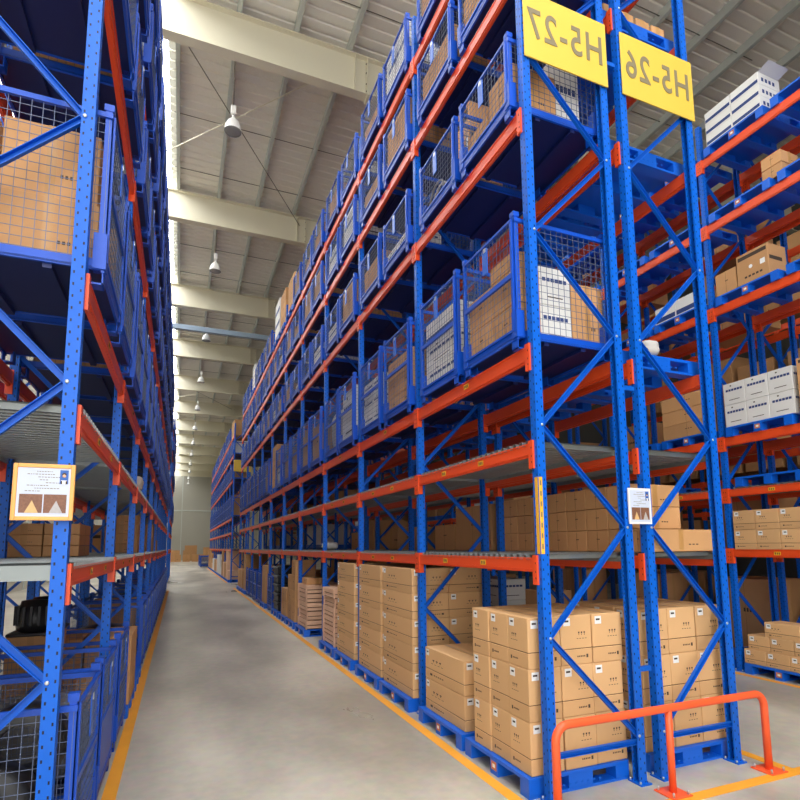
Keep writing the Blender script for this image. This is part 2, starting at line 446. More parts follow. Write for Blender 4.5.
def rack(label, xf, s, y0, nb, decks=(1,2), rear=True, front_lv=(1,2,3,4,5,6), top=TOP, detail=3, bracey=True, rails=()):
    r = tag(link('pallet_rack', None, loc=(xf, y0, 0)), label, 'rack')
    up = um(top)
    for k in range(nb+1):
        f = kid('upright', up, r, (.046*s, BAY*k, 0), 0 if s > 0 else math.pi)
        g = kid('upright', up, r, ((DEP-.046)*s, BAY*k, 0), math.pi if s > 0 else 0)
        rs = 1 if s > 0 else -1
        kid('base_plate', PLATE, f); kid('base_plate', PLATE, g)
        # braces live under the front upright (local frame turned by 180 deg when s<0)
        span = DEP-.13
        def br(za, zb):  # from front node za to rear node zb
            o = kid('brace', bm_(span, zb-za), f, (.02, (-.002 if s > 0 else .002), za))
            if s < 0: o.scale = (1, -1, 1)
        def hz(z):
            o = kid('brace', bm_(span, 0), f, (.02, 0, z))
            if s < 0: o.scale = (1, -1, 1)
        if k < 8 or k == nb:
            hz(.33)
            zf, zr = 1.22, .38
            i = 0
            while True:
                a = 1.22+1.715*i; b = .38+1.715*i; c = b+1.715
                if b > top-.1: break
                if a < top: br(a, b)
                if c < top and a < top: br(a, c)
                i += 1
            if k == 0:
                for i in range(5):
                    for ob, z in ((f, 1.22+1.715*i), (g, .38+1.715*i)):
                        if z < top: kid('bolt', BOLT, ob, ((.018, -.0383, z) if ob.rotation_euler.z == 0 else (.018, .0383, z)), 0 if ob.rotation_euler.z == 0 else math.pi)
    for k in range(nb):
        for li in front_lv:
            h = .115 if li < 3 else .14
            near = k < detail
            b = kid('front_beam', beamm(s, h, not near), r, (0, BAY*k, LV[li]))
            if near:
                kid('connector', connm(s, 0), b, (0,0,0)); kid('connector', connm(s, 1), b, (0,BAY,0))
                if li <= 3:
                    for yy in ((.85, 1.65) if li < 3 else (1.1,)):
                        tag(kid('bay_label', STK[s], b, (0, yy, 0)), 'yellow bay label')
            if rear:
                kid('rear_beam', beamm(-s, h, True), r, (DEP*s, BAY*k, LV[li]))
        for li in decks:
            d = kid('deck', DECK, r, (0 if s > 0 else -DEP, BAY*k, LV[li]))
            if k == 0 and xf == XZ and li == 1: kid('deck_rail', RAILM, d, (0,0,0))
    return r
BOLT = bolt_mesh(); STK = {1: sticker_mesh(1), -1: sticker_mesh(-1)}
RA = rack('blue upright and orange beam pallet rack right of the main aisle, nearer block', XA, 1, Y0, 10)
RB = rack('blue and orange pallet rack backing onto the right-hand rack, its own yellow sign above', XB, -1, Y0, 10)
RZ = rack('blue and orange pallet rack left of the main aisle, framed notice on its end', XZ, -1, Y0, 10)
RY = rack('blue and orange pallet rack behind the left aisle rack, cartons on its shelf', XY+0., 1, Y0-BAY, 7, front_lv=(1,2,3,4))
RC = rack('blue and orange pallet rack across the second aisle at the right edge', XC, 1, Y0, 10, decks=(2,))
RD = rack('blue and orange pallet rack standing behind the rack across the second aisle', XD, -1, Y0, 10, decks=(), detail=0)
RA2 = rack('distant blue and orange pallet rack beyond the cross aisle, right side', XA, 1, Y0+12*BAY, 10, detail=0)
RZ2 = rack('distant blue and orange pallet rack beyond the cross aisle, left side', XZ, -1, Y0+12*BAY, 4, detail=0, decks=(), rear=False)
# yellow height strips stuck on the end uprights at shelf height
f0 = KIDS[RA.name][0]
tag(kid('height_strip', strip_mesh(1), f0, (0,0,1.88)), 'yellow height strip')
m = MB(); m.box((.0452, -.03, 0), (.0464, .03, .62), STICK)

# row spacers joining the two back-to-back racks belong to the right rack
m = MB(); m.bar((0,0,0), (.13,0,0), .035, .04, BRACE)
SPC = m.mesh('row_spacer')
for k in range(3):
    for z in (.9, 3.35, 6.6): kid('row_spacer', SPC, RA, (DEP, BAY*k, z))

# ------------------------------------------------------------------ cages
CW, CD = .94, 1.03
def cage_parts(H, tall):
    """origin at base centre. -x looks out to the aisle."""
    w, d = CW/2, CD/2
    b = MB()
    for sx in (-1,1):
        for sy in (-1,1):
            x, y = sx*(d-.05), sy*(w-.05)
            b.box((x-.045,y-.045,0),(x+.045,y+.045,.012), CAGEB)
            b.box((x-.045,y-.045,0),(x-.037,y+.045,.1), CAGEB); b.box((x+.037,y-.045,0),(x+.045,y+.045,.1), CAGEB)
    b.box((-d,-w,.10),(d,w,.115), PANB)
    for sy in (-1,1): b.box((-d, sy*w-(.02 if sy>0 else 0), .095), (d, sy*w+(.02 if sy<0 else 0), .165), CAGEB)
    for sx in (-1,1): b.box((sx*d-(.02 if sx>0 else 0), -w, .08), (sx*d+(.02 if sx<0 else 0), w, .165), CAGEB)
    for x in (-.2,.2): b.box((x-.025,-w+.02,.065),(x+.025,w-.02,.1), PANB)
    fr = MB()
    for sx in (-1,1):
        for sy in (-1,1):
            X, Y = sx*d, sy*w
            fr.box((min(X,X-sx*.045), min(Y,Y-sy*.006), .1), (max(X,X-sx*.045), max(Y,Y-sy*.006), H-.03), CAGEB)
            fr.box((min(X,X-sx*.006), min(Y,Y-sy*.045), .1), (max(X,X-sx*.006), max(Y,Y-sy*.045), H-.03), CAGEB)
            fr.box((X-sx*.055 if sx>0 else X-.004, Y-sy*.055 if sy>0 else Y-.004, H-.045), (X+.004 if sx>0 else X+.055, Y+.004 if sy>0 else Y+.055, H), CAGEB)
            # reinforced lower corner plate
            fr.box((X-sx*.07 if sx>0 else X-.008, Y-.01 if sy<0 else Y-.07, .1), (X+.008 if sx>0 else X+.07, Y+.07 if sy<0 else Y+.01, .34), CAGEB)
    for sy in (-1,1): fr.box((-d, sy*w-.012, H-.10), (d, sy*w+.012, H-.065), CAGEB)
    for sx in (1,): fr.box((sx*d-.012, -w, H-.10), (sx*d+.012, w, H-.065), CAGEB)
    def wires(axis, c, a0, a1, z0, z1, st=.06, t=.0017):
        p = MB(); n = max(2, int((a1-a0)/st)); k = max(2, int((z1-z0)/st))
        for i in range(n+1):
            a = a0+(a1-a0)*i/n
            if axis == 'x': p.box((c-t,a-t,z0),(c+t,a+t,z1), WIRE)
            else: p.box((a-t,c-t,z0),(a+t,c+t,z1), WIRE)
        for i in range(k+1):
            z = z0+(z1-z0)*i/k
            if axis == 'x': p.box((c-t-.003,a0,z-t),(c+t-.003,a1,z+t), WIRE)
            else: p.box((a0,c-t-.003,z-t),(a1,c+t-.003,z+t), WIRE)
        return p
    side = wires('y', 0, -d+.02, d-.02, .17, H-.08)
    back = wires('x', 0, -w+.02, w-.02, .16, H-.08)
    gates = []
    zs = [.16, H-.06] if not tall else [.16, .16+(H-.22)*.5, H-.06]
    for z0, z1 in zip(zs[:-1], zs[1:]):
        g = wires('x', 0, -w+.05, w-.05, z0+.02, z1-.02)
        for z in (z0, z1-.022): g.box((-.012,-w+.03,z),(.012,w-.03,z+.022), CAGEB)
        for sy in (-1,1): g.box((-.012, sy*(w-.042)-.014, z0),(.012, sy*(w-.042)+.014, z1), CAGEB)
        gates.append(g)
    pl = MB(); pl.box((-.02,-.045,-.25),(-.012,.045,0), mat('latch_plate_blue',(40,100,205),.35)); pl.box((-.024,-.02,-.03),(-.02,.02,.01), STEEL)
    return b, fr, side, back, gates, pl
def merge(parts, offs):
    m = MB()
    for p, (ox, oy, oz) in zip(parts, offs):
        n = len(m.v); m.v += [(x+ox, y+oy, z+oz) for x, y, z in p.v]
        for f, mi, sm in zip(p.f, p.m, p.smooth): m.face([n+i for i in f], p.mats[mi], sm)
    return m
CM = {}
for key, H, tall in (('tall', 1.25, True), ('low', .85, False), ('floor', 1.12, True)):
    b, fr, side, back, gates, pl = cage_parts(H, tall)
    offs = [(0,0,0),(0,0,0),(0,-CW/2,0),(0,CW/2,0),(CD/2,0,0)]+[(-CD/2,0,0)]*len(gates)+[(-CD/2,0,H-.12)]
    CM[key] = dict(base=b.mesh('cage_base'), frame=fr.mesh('cage_frame'), side=side.mesh('side_mesh'), back=back.mesh('back_mesh'),
                   gates=[g.mesh('gate') for g in gates], plate=pl.mesh('latch'), H=H,
                   one=merge([b, fr, side, side, back]+gates+[pl], offs).mesh('cage'))
def cage(key, x, y, z, face, label, group, full=True):
    """x,y: centre; face=-1: gate looks to -x, +1: gate looks to +x"""
    c = CM[key]; rz = 0 if face < 0 else math.pi
    if not full:
        return tag(link('mesh_cage', c['one'], loc=(x,y,z), rz=rz), label, 'wire cage', group)
    e = tag(link('mesh_cage', None, loc=(x,y,z), rz=rz), label, 'wire cage', group)
    kid('base', c['base'], e); kid('frame', c['frame'], e)
    kid('side_mesh', c['side'], e, (0,-CW/2,0)); kid('side_mesh', c['side'], e, (0,CW/2,0))
    kid('back_mesh', c['back'], e, (CD/2,0,0))
    gs = [kid('gate', g, e, (-CD/2,0,0)) for g in c['gates']]
    tag(kid('latch_plate', c['plate'], gs[-1], (0,0,c['H']-.12)), 'pale blue latch plate')
    return e

# ------------------------------------------------------------------ cartons
CART = {}
def carton_mesh(dx, dy, dz, style):
    k = (round(dx,3), round(dy,3), round(dz,3), style)
    if k in CART: return CART[k]
    m = MB(); x, y = dx/2, dy/2; lab = None
    if style == 'lid':
        c = dz*.32
        m.bev((-x,-y,0),(x,y,c-.004), CARDL, .004)
        m.box((-x+.004,-y+.004,c-.006),(x-.004,y-.004,c+.002), SEAM)
        m.bev((-x,-y,c),(x,y,dz), CARD, .005)
        m.box((-.025,-y+.01,dz-.001),(.025,y-.01,dz+.0008), TAPE)
        def marks(ax, sgn, wid):
            # handling symbols and small print
            def put(a, z, w, h):
                if ax == 'x':
                    X = sgn*x; m.box((min(X,X+sgn*.0008), a-w/2, z-h/2),(max(X,X+sgn*.0008), a+w/2, z+h/2), INK)
                else:
                    Y = sgn*y; m.box((a-w/2, min(Y,Y+sgn*.0008), z-h/2),(a+w/2, max(Y,Y+sgn*.0008), z+h/2), INK)
            z = dz*.64; q = wid*.5
            for i in (-1,0,1):
                put(q*.35+i*wid*.09, z, wid*.045, dz*.035); put(q*.35+i*wid*.09, z-dz*.04, wid*.014, dz*.03)
            for i in range(4): put(q*.35-wid*.14+i*wid*.09, z-dz*.12, wid*.05, dz*.012)
            for i in range(5): put(q*.05+i*wid*.055, c*.5, wid*.035, dz*.03)
            put(q*.05+5.6*wid*.055, c*.5, wid*.06, dz*.07)
        marks('x', -1, dy); marks('y', -1, dx)
        l = MB(); hw = min(.038, dy*.14)
        l.box((-x-.0016, y-.03-2*hw*.9, dz-.02-hw*1.7),(-x-.0002, y-.03, dz-.02), LABEL)
        l.box((-x+.03, -y-.0016, dz-.02-hw*1.7),(-x+.03+2*hw*.9, -y-.0002, dz-.02), LABEL)
        l.box((-x-.002, y-.03-1.5*hw, dz-.02-hw*.9),(-x-.0015, y-.03-.5*hw, dz-.02-hw*.5), INK)
        l.box((-x+.03+.3*hw, -y-.002, dz-.02-hw*.9),(-x+.03+1.4*hw, -y-.0015, dz-.02-hw*.5), INK)
        lab = l.mesh('label')
    elif style == 'plain':
        m.bev((-x,-y,0),(x,y,dz), CARD2, .005)
        m.box((-.028,-y-.0008,dz*.0+.01),(.028,y+.0008,dz+.0008), TAPE)
        m.box((-x-.0006,-.0015,.012),(x+.0006,.0015,dz-.012), SEAM)
        for i in range(3): m.box((-x-.001, -dy*.1+i*dy*.05, dz*.56),(-x, -dy*.07+i*dy*.05, dz*.61), INK)
        for i in range(3): m.box((dx*(.1+.05*i), -y-.001, dz*.3),(dx*(.13+.05*i), -y, dz*.35), INK)
    elif style == 'white':
        m.bev((-x,-y,0),(x,y,dz), WHITEC, .004)
        for i in range(6):
            a = dy*(-.4+i*.135)
            m.box((-x-.001, a, dz*.62),(-x, a+dy*.11, dz*.72), BAND)
            b = dx*(-.4+i*.135)
            m.box((b, -y-.001, dz*.62),(b+dx*.11, -y, dz*.72), BAND)
        m.box((-x-.001, -dy*.25, dz*.2),(-x, dy*.25, dz*.23), INK)
        m.box((-dx*.25, -y-.001, dz*.2),(dx*.25, -y, dz*.23), INK)
        m.box((-x-.001, dy*.1, dz*.84),(-x, dy*.17, dz*.9), INK)
    elif style == 'whiteblue':
        m.bev((-x,-y,0),(x,y,dz), WHITEC, .004)
        m.box((-x-.001,-y+.01,dz*.1),(-x,y-.01,dz*.38), BAND)
        for i in range(4): m.box((dx*(-.35+i*.17), -y-.001, dz*.3),(dx*(-.25+i*.17), -y, dz*.62), BAND)
    elif style == 'band':
        m.bev((-x,-y,0),(x,y,dz), CARD2, .005)
        m.box((-x-.001,-y+.02,dz*.8),(-x,y-.03,dz*.92), INK); m.box((-x+.03,-y-.001,dz*.5),(x-.1,-y,dz*.62), INK)
        m.lathe([(.03,-.001),(.03,0)], (-x, dy*.05, dz*.5), LABEL, 10, 'x'); m.box((-x-.001, -dy*.4, dz*.42),(-x, -dy*.25, dz*.58), LABEL)
        for i in range(5): m.box((-x-.001,-dy*.3+i*dy*.12,dz*.18),(-x,-dy*.22+i*dy*.12,dz*.24), INK)
    CART[k] = (m.mesh('carton'), lab)
    return CART[k]
NAMES = {'lid':'carton', 'plain':'carton', 'white':'white_carton', 'whiteblue':'white_carton', 'band':'carton'}
NC = [0]
def carton(x, y, z, dx, dy, dz, style, label, group=None, rz=0., parts=True):
    """x,y centre of base"""
    me, lab = carton_mesh(dx, dy, dz, style)
    o = tag(link(NAMES[style], me, loc=(x,y,z), rz=rz), label, 'carton', group); NC[0] += 1
    if lab is not None and parts: tag(kid('label', lab, o), 'white address label')
    return o
# cartons too many to be told apart at a distance: one stuff object
FAR = MB()
def farbox(x, y, z, dx, dy, dz, m=CARD2):
    FAR.bev((x-dx/2,y-dy/2,z),(x+dx/2,y+dy/2,z+dz), m, .006)

def pallet_meshes():
    m = MB(); w, d = .515, .5   # w along y, d along x
    m.box((-d,-w,.122),(d,w,.15), PALB)
    for i in (-1,0,1):
        for j in (-1,0,1):
            m.box((i*(d-.07)-.07-(.05 if i == 0 else 0), j*(w-.06)-.06, .02),(i*(d-.07)+.07+(.05 if i == 0 else 0), j*(w-.06)+.06, .124), PALB)
    for j in (-1,0,1): m.box((-d, j*(w-.06)-.06, 0),(d, j*(w-.06)+.06, .022), PALB)
    for i in range(9):
        for s in (-1, 1): m.box((-.3+i*.06, s*w-.003, .05),(-.28+i*.06, s*w+.003, .062), BLUE)
    s = MB(); s.box((-d-.002,-.04,.04),(-d-.0002,.04,.11), mat('sticker_brown',(196,120,84),.6)); s.box((-d-.003,-.02,.06),(-d-.0019,.02,.09), LABEL)
    return m.mesh('plastic_pallet'), s.mesh('sticker')
PM, PS = pallet_meshes()
def pallet(x, y, z, label, group='blue plastic pallets', st=True):
    o = tag(link('plastic_pallet', PM, loc=(x,y,z)), label, 'pallet', group)
    if st: tag(kid('sticker', PS, o), 'brown sticker')
    return o
PH = .152

# ------------------------------------------------------------------ cages on the racks
TIER = {3:'lowest', 4:'second', 5:'third', 6:'top'}
SIDE = ('nearer', 'farther')
def fill(key, x, y, z, k, side, li, rackname, face, n):
    """loads in one cage; n = detail"""
    H = CM[key]['H']; zi = z+.117; room = H-.2
    where = '%s cage, %s bay, %s cage tier, %s' % (SIDE[side], ORD[k], TIER[li], rackname)
    r = random.random()
    if n == 2:
        st = random.choice(['plain','plain','plain','white'])
        rows = max(1, int(room/.28)); rows = random.randint(max(1,rows-1), rows)
        wy, wx = .42, .46
        for a in range(rows):
            for b_ in (0,1):
                nm = 'white' if st == 'white' else 'tan'
                carton(x+face*.24, y-.215+.43*b_, zi+.255*a, wx, wy, .25, st, '%s carton in %s, row %s, %s side' % (nm, where, ('low','mid','high','upper')[a], ('near','far')[b_]) if False else '%s carton, %s row, %s half, in %s' % (nm, ('bottom','second','third','fourth')[a], ('near','far')[b_], where), 'cartons loaded in the aisle rack cages')
    elif n == 1:
        st = random.choice(['plain','plain','white','plain','sack'])
        hh = room*random.choice([.6,.75,.9,1.1]); 
        if st == 'sack': sack(x+face*.05, y, zi, .8, .78, hh*.8, 'grey wrapped goods in '+where)
        else: carton(x+face*.04, y, zi, .86, .8, hh, st, '%s carton in %s' % ('large tan' if st=='plain' else 'large white', where), 'cartons loaded in the aisle rack cages')
    else:
        farbox(x+face*.04, y, zi, .84, .8, room*random.choice([.5,.7,.9,1.15]), random.choice([CARD2, CARD2, WHITEC, GREYP]))
SK = {}
def sack(x, y, z, dx, dy, dz, label, m=None, name='wrapped_goods', group=None, cat='wrapped goods', seed=0):
    mt = m or SACK; key = (round(dx,2), round(dy,2), round(dz,2), mt.name, seed)
    if key not in SK:
        rnd = random.Random(int(dx*100)+int(dz*1000)+seed); b = MB(); NX, NZ = 18, 9
        for j in range(NZ+1):
            v = -1+2*j/NZ; rr = (1-abs(v)**3.2)**(1/3.2)
            for i in range(NX):
                t = 2*math.pi*i/NX; c, s_ = math.cos(t), math.sin(t)
                q = (abs(c)**3+abs(s_)**3)**(-1/3.)
                k = rr*q*(1+rnd.uniform(-.07,.07)) if 0 < j < NZ else 0.001
                b.v.append((c*k*dx/2, s_*k*dy/2, (v+1)/2*dz))
        for j in range(NZ):
            for i in range(NX):
                a = j*NX+i; c2 = j*NX+(i+1) % NX; b.face([a, c2, c2+NX, a+NX], mt, True)
        SK[key] = b.mesh(name)
    return tag(link(name, SK[key], loc=(x,y,z)), label, cat, group)

XCA = XA-.045+CD/2       # cage centre x on the right rack
XCZ = XZ+.075-CD/2
OPEN = {(5,3,1):(1.35,'plain'), (4,6,1):(1.0,'plain'), (5,6,0):(1.15,'plain'), (5,6,1):(1.3,'whiteblue'), (8,6,0):(1.1,'white')}
for k in range(10):
    for li in (3,4,5,6):
        for sd in (0,1):
            yc = Y0+BAY*k+(.10, 1.18)[sd]+.47+random.uniform(-.015,.015)
            key = 'tall' if li == 3 else 'low'
            z = LV[li]+.001
            lb = 'blue wire cage, right aisle rack, %s bay, %s cage tier, %s of two' % (ORD[k], TIER[li], SIDE[sd])
            special = (k, li, sd)
            if special in OPEN:
                hh, st = OPEN[special]
                pallet(XCA-.02, yc, z, 'blue pallet among the cages, right rack, %s bay, %s cage tier, %s half' % (ORD[k], TIER[li], ('near','far')[sd]), 'pallets among the right rack cages')
                for q in range(3): carton(XCA-.04, yc, z+PH+hh/3*q, .85, .86, hh/3-.004, st, '%s carton on open pallet between cages, %s half of %s bay, %s tier, %s layer' % ('white' if st[0]=='w' else 'tan', ('near','far')[sd], ORD[k], TIER[li], ('bottom','middle','top')[q]), 'cartons on open pallets between cages')
            else:
                cage(key, XCA+random.uniform(-.012,.012), yc, z, -1, lb, 'wire cages on the right aisle rack', k < 4)
            if special in OPEN or special in ((0,3,0),(0,3,1),(0,4,0),(0,4,1)): pass
            else: fill(key, XCA, yc, z, k, sd, li, 'right rack', -1, 2 if (k < 1 or (k < 2 and li <= 4)) else (1 if k < 7 else 0))
            lb = 'blue wire cage, left aisle rack, %s bay, %s cage tier, %s of two' % (ORD[k], TIER[li], SIDE[sd])
            cage(key, XCZ, yc, z, 1, lb, 'wire cages on the left aisle rack', k < 3)
            if (k, li) == (0, 3): continue
            fill(key, XCZ, yc, z, k, sd, li, 'left rack', 1, 1 if (k < 4) else 0)
            
# block beyond the cross aisle
for k in range(10):
    for li in (3,4,5,6):
        for sd in (0,1):
            yc = Y0+BAY*(12+k)+(.10, 1.18)[sd]+.47
            key = 'tall' if li == 3 else 'low'
            if li == 6 and random.random() < .25: 
                farbox(XCA, yc, LV[li]+.002, .9, .85, random.uniform(.8,1.5)); continue
            cage(key, XCA, yc, LV[li]+.001, -1, 'blue wire cage in the distant block, %s bay, %s cage tier, %s of two' % (ORD[k], TIER[li], SIDE[sd]), 'wire cages in the distant right block', False)
            farbox(XCA, yc, LV[li]+.12, .84, .8, (CM[key]['H']-.2)*random.choice([.5,.7,.9,1.15]), random.choice([CARD2, CARD2, WHITEC, GREYP]))
for k in range(4):
    for li in (3,4,5,6):
        for sd in (0,1):
            yc = Y0+BAY*(12+k)+(.10, 1.18)[sd]+.47
            cage('tall' if li == 3 else 'low', XCZ, yc, LV[li]+.001, 1, 'blue wire cage in the distant left block, %s bay, %s cage tier, %s of two' % (ORD[k], TIER[li], SIDE[sd]), 'wire cages in the distant left block', False)

# near cage, right rack, tier over the mesh shelves: tan cartons to the aisle, white and tan behind
yc = Y0+.10+.47; zc = LV[3]+.118
G = 'cartons in the nearest right cage'
for a in range(2):
    for b_ in range(2):
        carton(XCA-.36, yc-.22+.43*b_, zc+.33*a, .24, .42, .325, 'plain', 'tan carton at the aisle side of the nearest right cage, %s layer, %s half' % (('bottom','upper')[a], ('near','far')[b_]), G)
carton(XCA-.36, yc-.2, zc+.66, .24, .4, .16, 'plain', 'flat tan carton topping the aisle side of the nearest right cage', G)
for a in range(2):
    carton(XCA-.06, yc-.21, zc+.36*a, .34, .4, .355, 'white', 'white carton with blue lettering in the nearest right cage, %s one' % ('bottom','upper')[a], G)
carton(XCA+.31, yc-.19, zc, .36, .42, .62, 'plain', 'large tan carton at the inner side of the nearest right cage', G)
yc = Y0+1.18+.47
for a in range(3):
    carton(XCA-.26, yc, zc+.28*a, .44, .8, .275, 'white' if a < 2 else 'whiteblue', 'wide white carton in the second right cage above the shelves, %s layer' % ORD[a], 'cartons in the second right cage')
sack(XCA+.2, yc, zc, .4, .8, 1.0, 'white wrapped goods behind the cartons of the second right cage', name='wrapped_goods')
# second tier near cages: loose machine parts and a tall tan carton
yc = Y0+.10+.47; zc = LV[4]+.118
carton(XCA-.26, yc+.22, zc, .4, .38, .3, 'plain', 'low tan carton at the far end of the nearest second-tier right cage', 'cartons in second-tier right cages')
carton(XCA-.22, yc-.24, zc, .5, .38, .48, 'plain', 'tan carton in the nearest second-tier right cage', 'cartons in second-tier right cages')
carton(XCA+.2, yc-.1, zc, .36, .5, .72, 'white', 'tall white carton rising from the nearest second-tier right cage', 'cartons in second-tier right cages')
yc = Y0+1.18+.47
carton(XCA-.1, yc-.3, zc, .42, .3, 1.02, 'band', 'tall tan carton standing high out of a second-tier right cage', 'cartons in second-tier right cages')
hb = MB()
for i in range(6):
    cx_, cz_, tl = random.uniform(-.03,.03), .2+.012*i, .25+.1*i
    hb.tube([(-.15+.055*i+tl*.05*math.sin(q*math.pi/10), cx_+.19*math.cos(q*math.pi/10), cz_+.18*math.sin(q*math.pi/10)) for q in range(21)], .014, SACK if i % 2 else GREYP, 7)
tag(link('hose_bundle', hb.mesh('hose_bundle'), loc=(XCA-.28, yc+.16, zc)), 'grey and white coiled hoses standing in the second-tier right cage', 'hose')
# left rack, first bay cartons seen through the mesh
yc = Y0+.10+.47; zc = LV[3]+.118
G = 'cartons in the nearest left cage'
carton(XCZ+.18, yc-.17, zc, .56, .5, .44, 'plain', 'brown carton at the bottom of the nearest left cage by the post', G)
carton(XCZ+.17, yc-.14, zc+.445, .54, .5, .5, 'plain', 'big brown carton resting on another in the nearest left cage', G)
carton(XCZ-.34, yc-.17, zc+.0, .34, .5, .5, 'plain', 'brown carton at the inner side of the nearest left cage, lower one', G)
carton(XCZ-.33, yc-.15, zc+.505, .34, .5, .5, 'plain', 'brown carton at the inner side of the nearest left cage, upper one', G)
yc = Y0+1.18+.47
carton(XCZ+.1, yc, zc, .7, .8, .9, 'plain', 'large brown carton in the second left cage above the shelves', 'cartons in left cages')
yc = Y0+.57
carton(XCZ+.1, yc, LV[4]+.118, .7, .8, .5, 'plain', 'brown carton in the nearest left cage of the second tier', 'cartons in left cages')
yc = Y0+.57+1.08
carton(XCZ+.1, yc, LV[4]+.118, .7, .8, .5, 'plain', 'brown carton in the farther first-bay left cage, second tier', 'cartons in left cages')

# ------------------------------------------------------------------ ground level, right rack
def stack33(x0, y0, z0, lay, nx, ny, dx, dy, dz, where, style='lid', group=None, front=-1, jit=.006, ends=True):
    LN = ('bottom','middle','top') if lay == 3 else (('bottom','top') if lay == 2 else tuple('%s' % ORD[i] for i in range(lay)))
    for a in range(lay):
        for i in range(nx):
            for j in range(ny):
                hid = (0 < i) and (0 < j) and a < lay-1
                if hid: continue
                lb = '%s carton %s, %s layer, %s from the aisle, %s from the near end' % ('brown', where, LN[a], ORD[i] if front < 0 else ORD[nx-1-i], ORD[j])
                carton(x0+dx*(i+.5)+random.uniform(-jit,jit), y0+dy*(j+.5)+random.uniform(-jit,jit)*.5, z0+dz*a, dx-.008, dy-.008, dz-.003, style, lb, group)
pallet(3.06, Y0+.11+.5, 0, 'blue plastic pallet under the three-layer carton stack behind the orange barrier')
stack33(2.60, Y0+.11, PH, 3, 3, 3, .325, .30, .405, 'on nearest pallet', group='cartons on the nearest pallet')
pallet(3.06, Y0+1.2+.51, 0, 'blue plastic pallet under two long cartons beside the nearest stack')
for a in range(2):
    for i in range(2):
        carton(2.62+.25+i*.5, Y0+1.7, PH+a*.335, .49, .92, .33, 'lid', 'wide brown carton on the half-height stack, %s layer, %s row' % (('bottom','top')[a], ('aisle','inner')[i]), 'cartons of the half-height stack')
# stacks of the second and third bay
def tallstack(yc, wy, lay, dz, lb, grp, dx=.5):
    for a in range(lay):
        for i in range(2):
            if i == 1 and a < lay-1 and yc > 8: continue
            carton(2.62+dx/2+i*dx, yc, PH+a*dz, dx-.006, wy, dz-.003, 'lid', 'wide brown carton, %s up, %s row of %s' % (ORD[a], ('aisle','inner')[i], lb), grp)
pallet(3.06, 6.09+.08+.56, 0, 'blue plastic pallet under the five-high stack just past the second upright')
tallstack(6.09+.64, 1.02, 5, .305, 'the first five-high stack', 'cartons of the first five-high stack')
pallet(3.06, 6.09+1.2+.56, 0, 'blue plastic pallet under the second five-high carton stack')
tallstack(6.09+1.76, 1.0, 5, .305, 'the second five-high stack', 'cartons of the second five-high stack')
pallet(3.06, 8.49+.08+.56, 0, 'blue plastic pallet under the third five-high carton stack')
tallstack(8.49+.64, 1.0, 5, .305, 'the third five-high stack', 'cartons of the third five-high stack')
def crate_mesh(dx, dy, dz):
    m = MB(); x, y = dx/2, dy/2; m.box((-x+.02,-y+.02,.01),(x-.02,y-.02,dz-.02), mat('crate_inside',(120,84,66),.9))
    for s in (-1,1):
        for z0, z1 in ((.02,dz*.42),(dz*.52,dz-.015)):
            m.box((-x,s*y-(.02 if s>0 else 0),z0),(x,s*y+(.02 if s<0 else 0),z1), CRATE)
            m.box((s*x-(.02 if s>0 else 0),-y,z0),(s*x+(.02 if s<0 else 0),y,z1), CRATE)
        for t in (-1,1): m.box((s*x-.012 if s>0 else -x-.012, t*(y-.06)-.04, 0),(x+.012 if s>0 else -x+.012, t*(y-.06)+.04, dz-.002), CRATE)
    n = 5
    for i in range(n): m.box((-x, -y+i*dy/n+.006, dz-.015),(x, -y+(i+1)*dy/n-.006, dz-.002), CRATE)
    return m.mesh('crate')
CRM = crate_mesh(.9, .9, .17); CRM2 = crate_mesh(.85, .98, .19)
pallet(3.06, 8.49+1.2+.56, 0, 'blue plastic pallet under the first pile of wooden crates')
for a in range(6): tag(link('wooden_crate', CRM, loc=(3.08+random.uniform(-.015,.015), 8.49+1.76, PH+.171*a)), 'pale wooden crate in the pile next to the third carton stack, %s up' % ORD[a], 'crate', 'wooden crates beside the third carton stack')
pallet(3.06, 10.89+1.78, 0, 'blue plastic pallet under the pinkish slatted wooden crates')
for a in range(5): tag(link('wooden_crate', CRM2, loc=(3.06+random.uniform(-.015,.015), 10.89+1.76, PH+.191*a)), 'pinkish slatted wooden crate in the five-high pile, %s up' % ORD[a], 'crate', 'slatted wooden crates in the five-high pile')
carton(2.9, 10.89+1.7, PH+.956, .5, .5, .14, 'plain', 'flat brown carton lying on the pinkish slatted crates', None)
pallet(3.06, 13.29+.64, 0, 'blue plastic pallet under the fifth-bay column of brown cartons')
for a in range(4):
    for j in range(2):
        if j == 1 and a > 2: continue
        carton(2.86, 13.29+.40+.48*j, PH+.37*a, .5, .46, .365, 'plain', 'brown carton in the fifth-bay column, %s up, %s side' % (ORD[a], ('near','far')[j]), 'cartons of the fifth-bay column')
pallet(3.06, 13.29+1.76, 0, 'blue plastic pallet beyond the fifth-bay column of cartons')
for a in range(2): carton(2.88, 13.29+1.7, PH+.36*a, .55, .7, .355, 'plain', 'brown carton at the far side of the fifth bay, %s one' % ('lower','upper')[a], 'cartons at the far side of the fifth bay')
pallet(3.06, 15.69+.64, 0, 'blue plastic pallet under the black moulded goods')
tub = MB(); tub.bev((-.4,-.42,0),(.4,.42,.2), BLACK, .03); tub.bev((-.43,-.45,.17),(.43,.45,.235), BLACK, .02); tub.bev((-.3,-.3,.23),(.3,.3,.25), BLACK, .008)
TUB = tub.mesh('tub')
for a in range(5):
    tag(link('plastic_tub', TUB, loc=(3.02, 15.69+.66+.02*a, PH+.251*a)), 'black moulded tub in the dark stack of the sixth bay, %s up' % ORD[a], 'tub', 'black tubs stacked in the sixth bay')
